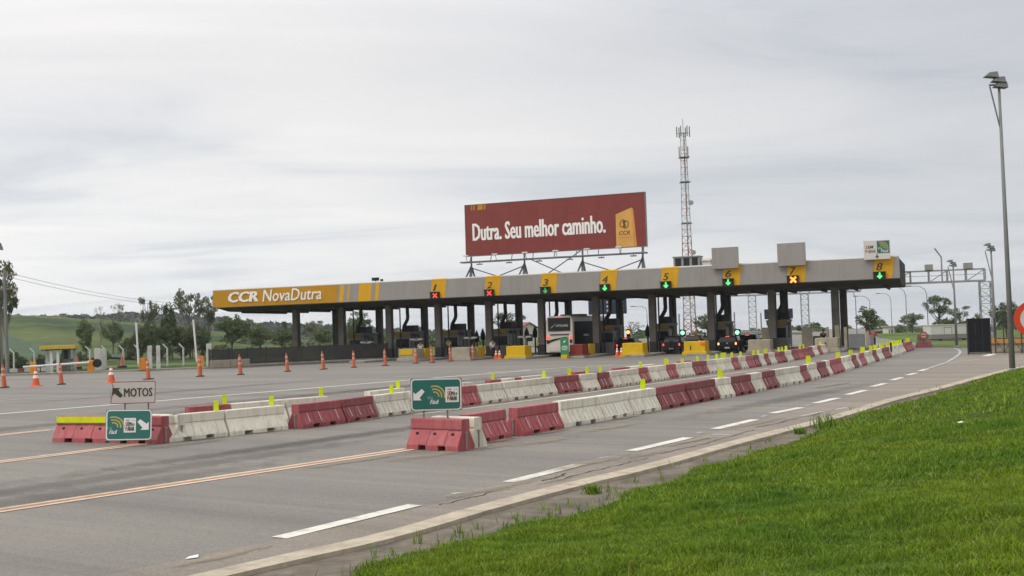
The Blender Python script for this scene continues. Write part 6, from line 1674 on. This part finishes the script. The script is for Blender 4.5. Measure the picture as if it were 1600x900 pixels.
def far_right_bits():
    g = G(1444, 543); dp = g.y; s = dp / F_PX
    t = thing('red_barrier', 'low bright red barrier at the end of the near row, below the small round sign', 'barrier', (g.x, g.y, 0), -.1)
    for k in range(2): MB().frustum(-.62 + k * .62, -.01 + k * .62, -.2, .2, 0, .42, .03, .1).build('block', M_BARRED, t)
    q = D(1443, 524, dp + 4)
    t = thing('small_round_sign', 'small round prohibition sign on a pale stand above the low red barrier', 'road sign', (q.x, q.y, 0), -.2)
    MB().disc_y(0, q.z, 0, .03, .34, 20).build('ring', M_RING_RED, t); MB().disc_y(0, q.z, -.008, -.001, .23, 18).build('disc', M_SIGN_GREY, t)
    mb = MB(); mb.extr_y([(-.2, q.z - .03), (-.16, q.z + .03), (.2, q.z + .03), (.16, q.z - .03)], -.016, -.009); mb.build('bar', M_DARKTXT, t)
    MB().box(-.5, .5, .1, .3, .3, 1.0).build('stand', M_CONC_PALE, t); MB().tube([(0, .06, 0), (0, .06, q.z)], .04, 6).build('post', M_GALV_POLE, t)
    for x, y in ((1241 + 0, 0),): pass
    for x, yb, lab in ((1410.5, 551, 'small black bollard on the near row by the far tags, the right one'), (1392, 558, 'small black bollard on the near row by the far tags, the left one')):
        q = G(x, yb); t = thing('black_bollard', lab, 'bollard', (q.x + .2, q.y + .5, 0), 0, 'small black bollards in the near row')
        MB().lathe([(.06, 0), (.06, .9), (.03, .94)], 10).build('post', M_BLACK, t)
    # scrap of litter on the bank and the shoulder
    p = np.array([[G(1500, 660).x, G(1500, 660).y]])
    for x, y, sx, lab, zz in ((1500, 660, .10, 'scrap of white paper lying in the grass on the bank', None), (300, 873, .09, 'torn white paper lying on the road near the bottom edge', .016)):
        q = D(x, y, 26.0) if zz is None else G(x, y)
        if zz is None:
            lo, hi = 8.0, 60.0
            for _ in range(40):
                md = (lo + hi) / 2; q = D(x, y, md); gz_ = float(bank_z(np.array([[q.x, q.y]]), bank_d(np.array([[q.x, q.y]])))[0])
                if q.z > gz_ + .07: lo = md
                else: hi = md
            zz = q.z
        mb = MB(); mb.add([(-sx, -.03, 0), (sx * .6, -.05, .004), (sx, .03, .02), (-.2 * sx, .05, .006), (-sx, -.03, -.004), (sx * .6, -.05, 0), (sx, .03, .016), (-.2 * sx, .05, .002)], [(0, 1, 2, 3), (7, 6, 5, 4), (0, 4, 5, 1), (1, 5, 6, 2), (2, 6, 7, 3), (3, 7, 4, 0)])
        tag(mb.build('paper_scrap', M_LETTER, None, (q.x, q.y, zz), .6), lab, 'litter')
far_right_bits()

# ------------------------------------------------------------------ trees
def leaf_cards(name, pts, size, mt, up=.35):
    n = len(pts)
    a = nr.normal(0, 1, (n, 3)); a[:, 2] *= .6; a /= np.linalg.norm(a, axis=1)[:, None]
    b = nr.normal(0, 1, (n, 3)); b = np.cross(a, b); b /= np.linalg.norm(b, axis=1)[:, None]
    s = size * nr.uniform(.55, 1.3, n)[:, None]
    co = np.stack([pts - a * s, pts + b * s * .55, pts + a * s, pts - b * s * .55], 1).reshape(-1, 3)
    me = bpy.data.meshes.new(name)
    me.vertices.add(n * 4); me.vertices.foreach_set('co', co.astype(np.float32).ravel())
    me.loops.add(n * 4); me.loops.foreach_set('vertex_index', np.arange(n * 4, dtype=np.int32))
    me.polygons.add(n); me.polygons.foreach_set('loop_start', np.arange(0, n * 4, 4, dtype=np.int32))
    me.update(calc_edges=True); me.materials.append(mt)
    return me
def tree_meshes(kind, seed):
    r = random.Random(seed); cl = []
    K = dict(round=(.40, .62, .38, 34, .125, .030), column=(.19, .60, .40, 30, .085, .026), open=(.40, .72, .24, 26, .085, .022), umbrella=(.42, .70, .26, 34, .095, .022), bush=(.62, .46, .48, 40, .16, .040), sparse=(.30, .72, .24, 12, .07, .018), wide=(.50, .64, .34, 44, .12, .028))[kind]
    R, cz, RZ, n, cr, ls = K
    while len(cl) < n:
        v = Vector((r.uniform(-1, 1), r.uniform(-1, 1), r.uniform(-1, 1)))
        if v.length > 1 or v.length < (.35 if kind != 'column' else .0): continue
        if kind in ('umbrella',) and abs(v.z) < .25 and r.random() < .6: continue
        if kind == 'column': v.x *= 1 - .55 * max(0, v.z); v.y *= 1 - .55 * max(0, v.z)
        q = Vector((v.x * (R - cr * .6), v.y * (R - cr * .6), cz + v.z * (RZ - cr * .5)))
        cl.append((q, cr * r.uniform(.6, 1.25)))
    mb = MB()
    bend = [Vector((r.uniform(-.02, .02), r.uniform(-.02, .02), 0)) for _ in range(4)]
    tr = {'bush': .02, 'column': .022, 'round': .024}.get(kind, .020)
    top = cz + RZ * .45
    P0 = [Vector((0, 0, -.03)), bend[0] + Vector((0, 0, top * .35)), bend[1] * 1.5 + Vector((0, 0, top * .7)), bend[2] * 2 + Vector((0, 0, top))]
    mb.tube(P0, [tr * 1.25, tr, tr * .7, tr * .3], 7)
    for q, c in cl[:: (1 if kind in ('open', 'sparse', 'umbrella') else 2)]:
        zz = max(.16, min(top * .9, q.z - .18 - r.uniform(0, .12))); f = zz / top
        s = P0[1].lerp(P0[3], max(0, (f - .35) / .65)); s.z = zz
        m_ = s.lerp(q, .5) + Vector((0, 0, -.03))
        mb.tube([s, m_, q], [tr * .45, tr * .28, tr * .10], 5)
    trunk = mb.mesh('trunk', M_BARK if kind not in ('open', 'sparse') else M_BARK_PALE)
    pts = []
    per = {'sparse': 22, 'open': 62, 'umbrella': 70, 'bush': 62, 'column': 70}.get(kind, 70)
    for q, c in cl:
        k = int(per * (c / cr) ** 1.5)
        v = nr.normal(0, 1, (k, 3)); v /= np.linalg.norm(v, axis=1)[:, None]
        rad = c * nr.uniform(.25, 1.08, k)[:, None] ** .7
        pp = np.array(q)[None] + v * rad * np.array([1, 1, .72])
        pts.append(pp[pp[:, 2] > .03])
    crown = lambda mt: leaf_cards('crown', np.concatenate(pts), ls, mt)
    return trunk, crown, R
VAR = {}
def field_z(x, y):
    r = math.hypot(x, y); a = math.degrees(math.atan2(x, y))
    if a < -9.5 and r > 121: return float(-.12 + np.interp(a, _hx, _hh) * sstep(122, 470, r) * (1 - .5 * sstep(480, 700, r)))
    return float(-.07 - max(0, r - 190) * .0125 * sstep(-16, -6, a))
TREE_GROUPS = 'trees around the toll plaza'
def tree(kind, x, ytop, hw, dp, mt, label, var=0, name=None, sink=0.0, cat='tree'):
    key = (kind, var, mt.name)
    if (kind, var) not in VAR: VAR[(kind, var)] = tree_meshes(kind, hash_(kind) + var)
    tk, cr, R = VAR[(kind, var)]
    if key not in VAR: VAR[key] = cr(mt)
    b = D(x, 500, dp); z = field_z(b.x, b.y) - sink
    top = D(x, ytop, dp).z; h = (top - z) / 1.0
    w = hw * dp / F_PX / R
    t = thing(name or ('bush' if kind == 'bush' else {'round': 'round_tree', 'column': 'slender_tree', 'open': 'open_tree', 'sparse': 'bare_tree', 'umbrella': 'spreading_tree', 'wide': 'broad_tree'}[kind]), label, cat if kind != 'bush' else 'bush', (b.x, b.y, z), rng.uniform(0, 6.28), TREE_GROUPS if kind != 'bush' else 'bushes around the toll plaza')
    t.scale = (w, w, h)
    link('trunk', tk, t); link('crown', VAR[key], t)
    return t
def hash_(s): return sum(ord(c) * (i + 3) for i, c in enumerate(s))
L_D, L_M, L_P = M_LEAF_DARK, M_LEAF_MID, M_LEAF_PALE
TREES = [
 ('open', 2, 390, 38, 112, L_M, 'big ragged tree at the left edge of the photo behind the utility pole', 1),
 ('open', 8, 425, 24, 114, L_D, 'darker low tree behind the foot of the utility pole', 0),
 ('open', -30, 400, 45, 118, L_D, 'tree cut off by the left edge of the photo', 0),
 ('round', 134, 497, 15, 140, L_M, 'small round tree standing alone in the field right of the kiosk', 0),
 ('wide', 176, 500, 20, 165, L_M, 'loose bushy tree between the round field tree and the first raised gate arm', 0),
 ('sparse', 157, 474, 14, 200, L_P, 'thin airy tree on the field behind the round field tree', 0),
 ('sparse', 185, 464, 15, 190, L_P, 'nearly bare tree with a tall spike above the dark bush', 1),
 ('open', 231, 454, 17, 150, L_D, 'dark column-shaped tree left of the big open trees', 1),
 ('round', 263, 468, 14, 152, L_D, 'small dark tree just right of the column-shaped tree', 1),
 ('open', 296, 440, 26, 150, L_P, 'tall open tree with pale limbs, tallest of the group by the second raised arm', 2),
 ('open', 325, 452, 20, 154, L_P, 'open pale tree leaning over the left end of the canopy', 1),
 ('wide', 362, 486, 30, 142, L_M, 'bushy tree under the left end of the canopy, behind the low beige wall', 1),
 ('wide', 232, 500, 20, 146, L_D, 'dark broad tree behind the first raised gate arm', 0),
 ('wide', 268, 500, 24, 148, L_D, 'dark broad tree in the middle of the thicket between the gate arms', 1),
 ('wide', 300, 503, 22, 147, L_D, 'dark broad tree behind the second raised gate arm', 2),
 ('round', 405, 505, 26, 170, L_M, 'rounded tree behind the dark fence left of the first column', 0),
 ('wide', 440, 508, 26, 185, L_M, 'rounded tree just left of the first column', 2),
 ('column', 444, 500, 7, 230, L_D, 'narrow dark tree rising left of the first column', 0),
 ('open', 492, 498, 22, 210, L_P, 'feathery pale tree seen between the first two columns', 0),
 ('wide', 508, 510, 26, 190, L_M, 'bushy tree low between the first two columns', 0),
 ('open', 484, 498, 12, 240, L_D, 'dark spiky tree between the first two columns', 2),
 ('wide', 556, 488, 17, 160, L_M, 'bushy tree seen through the first booth gap', 1),
 ('open', 562, 482, 22, 150, L_D, 'dark tree reaching the soffit beyond the first booth', 0),
 ('umbrella', 793, 484, 30, 190, L_D, 'spreading dark tree behind the column beneath numeral three', 0),
 ('sparse', 985, 500, 30, 170, L_P, 'thin twiggy tree behind the amber exit lamp', 0),
 ('round', 1106, 488, 24, 185, L_D, 'dark domed tree right of the red and white tower', 1),
 ('wide', 1212, 508, 12, 230, L_D, 'small dark tree low beside the dark sign beneath numeral seven', 0),
 ('wide', 1255, 505, 14, 230, L_D, 'small dark tree at the foot of the distant gantry leg', 1),
 ('wide', 1278, 512, 15, 240, L_M, 'small mid green tree left of the last column pair', 2),
 ('round', 1355, 477, 19, 140, L_D, 'round dark tree right of the last column pair', 0),
 ('wide', 1425, 486, 20, 190, L_P, 'pale rounded tree in the gap left of the white trailer', 1),
 ('umbrella', 1468, 456, 24, 150, L_D, 'tall spreading tree behind the left half of the white trailer', 1),
 ('open', 1500, 474, 20, 165, L_P, 'pale feathery tree behind the white trailer, right of the tall spreading tree', 1),
 ('bush', 1492, 494, 22, 140, L_D, 'dark bush rising just above the roof of the white trailer', 0),
 ('bush', 1528, 485, 14, 120, L_M, 'mid green bush behind the black screen', 1),
 ('wide', 1572, 467, 26, 105, L_D, 'dark dense tree behind the tall mast at the right edge', 0),
 ('wide', 1604, 476, 22, 110, L_D, 'dark dense tree cut off by the right edge behind the round sign', 1),
 ('bush', 203, 522, 20, 150, L_D, 'large dark bush left of the first raised gate arm', 1),
 ('bush', 125, 548, 10, 138, L_M, 'low bush at the foot of the small round field tree', 0),
 ('bush', 20, 545, 25, 116, L_D, 'dark bush at the foot of the trees at the left edge', 1),
 ('bush', 250, 530, 24, 140, L_D, 'dark bush behind the pair of pillars by the first raised arm', 0),
 ('bush', 345, 535, 24, 132, L_M, 'leafy bush left of the first canopy column, above the low beige wall', 1),
 ('bush', 395, 540, 26, 135, L_M, 'leafy bush above the left half of the dark fence', 0),
 ('bush', 440, 545, 24, 138, L_M, 'leafy bush above the dark fence beside the first column', 1),
 ('bush', 505, 535, 24, 145, L_P, 'pale leafy bush between the first two columns above the fence', 0),
 ('bush', 216, 512, 18, 147, L_D, 'dark bush at the left end of the thicket between the gate arms', 1),
 ('bush', 246, 508, 20, 150, L_M, 'mid green bush in the thicket, behind the pair of pillars', 0),
 ('bush', 282, 506, 22, 149, L_D, 'dark bush in the thicket below the tallest open tree', 1),
 ('bush', 314, 510, 20, 150, L_D, 'dark bush at the right end of the thicket between the gate arms', 0),
 ('bush', 60, 552, 14, 128, L_M, 'low bush behind the left side of the kiosk roof', 0),
 ('bush', 97, 550, 13, 130, L_D, 'low dark bush behind the right side of the kiosk roof', 1),
 ('bush', 160, 543, 14, 140, L_M, 'low bush behind the pair of pillars beside the dark disc', 1),
 ('bush', 76, 495, 11, 380, L_P, 'pale round clump of trees on the crest of the green hill', 0),
 ('bush', 84, 499, 6, 370, L_D, 'dark small tree beside the pale clump on the crest of the green hill', 1),
 ('bush', 110, 496, 9, 390, L_D, 'dark clump on the crest right of the pale one', 0),
 ('bush', 127, 496, 6, 400, L_M, 'small clump on the crest above the round field tree', 1),
 ('bush', 48, 500, 8, 400, L_M, 'small clump on the crest right of the big tree at the left edge', 0),
]
for k in TREES: tree(*k[:7], var=k[7])
tree('bush', 1404, 505, 8, 240, L_P, 'small pale bush at the left foot of the pale rounded tree', 1)

def far_wood():
    n = 26000
    a = nr.uniform(-50, -3, n); r = 930 - 320 * nr.uniform(0, 1, n) ** 1.6
    h = -4 + (np.interp(a, _wx, _wh) + 4) * sstep(560, 900, r) + .8 * np.sin(a * 4.3) * np.sin(a * 1.7 + 1)
    dens = np.sin(a * 2.7 + r * .013) * np.sin(a * 1.1 + 2) + nr.uniform(-1, 1, n) > -.55
    z = h + nr.uniform(-1.0, 2.4, n) + 1.5 * np.maximum(0, np.sin(a * 9) * np.sin(a * 3.7))
    ar = np.radians(a); p = np.stack([r * np.sin(ar), r * np.cos(ar), z], 1)[dens]
    o = link('far_wood', leaf_cards('far_wood', p, 2.6, M_WOOD)); stuff(o); tag(o, 'dark wooded slope on the far hills at the left', 'wood')
    # strip of scrub behind the left part of the plaza
    n = 9000
    a = nr.uniform(az_of(330), az_of(780), n); r = nr.uniform(260, 330, n); hh = 1.6 + 1.5 * np.sin(a * 5) * np.sin(a * 2.3 + 1)
    hh = np.maximum(.4, hh * np.interp(a, [az_of(330), az_of(560), az_of(780)], [1.7, 1.4, .6]))
    z = nr.uniform(0, 1, n) ** .7 * hh - 1.0; ar = np.radians(a)
    o = link('scrub', leaf_cards('scrub', np.stack([r * np.sin(ar), r * np.cos(ar), z], 1), .8, M_LEAF_MID)); stuff(o); tag(o, 'strip of scrub beyond the plaza seen between the left columns', 'scrub')
    n = 5000
    a = nr.uniform(az_of(900), az_of(1640), n); r = nr.uniform(300, 420, n)
    hh = np.maximum(.5, 1.8 + 2.0 * np.sin(a * 3.1) * np.sin(a * 1.3 + .5)); z = -(r - 190) * .0125 + nr.uniform(0, 1, n) ** .7 * hh; ar = np.radians(a)
    o = link('scrub', leaf_cards('scrub', np.stack([r * np.sin(ar), r * np.cos(ar), z], 1), .9, M_LEAF_DARK)); stuff(o); tag(o, 'low distant scrub along the horizon beyond the right-hand lanes', 'scrub')
far_wood()

def build_haze():
    mb = MB(); mb.box(-2650, 2650, -2650, 2650, -34, 52)
    m = bpy.data.materials.new('haze_air'); m.use_nodes = True
    nt = m.node_tree; nt.nodes.clear()
    out = nt.nodes.new('ShaderNodeOutputMaterial'); v = nt.nodes.new('ShaderNodeVolumePrincipled')
    v.inputs['Color'].default_value = (.82, .87, .92, 1); v.inputs['Density'].default_value = .00019; v.inputs['Anisotropy'].default_value = .2
    nt.links.new(v.outputs[0], out.inputs['Volume'])
    stuff(mb.build('haze', m))
build_haze()
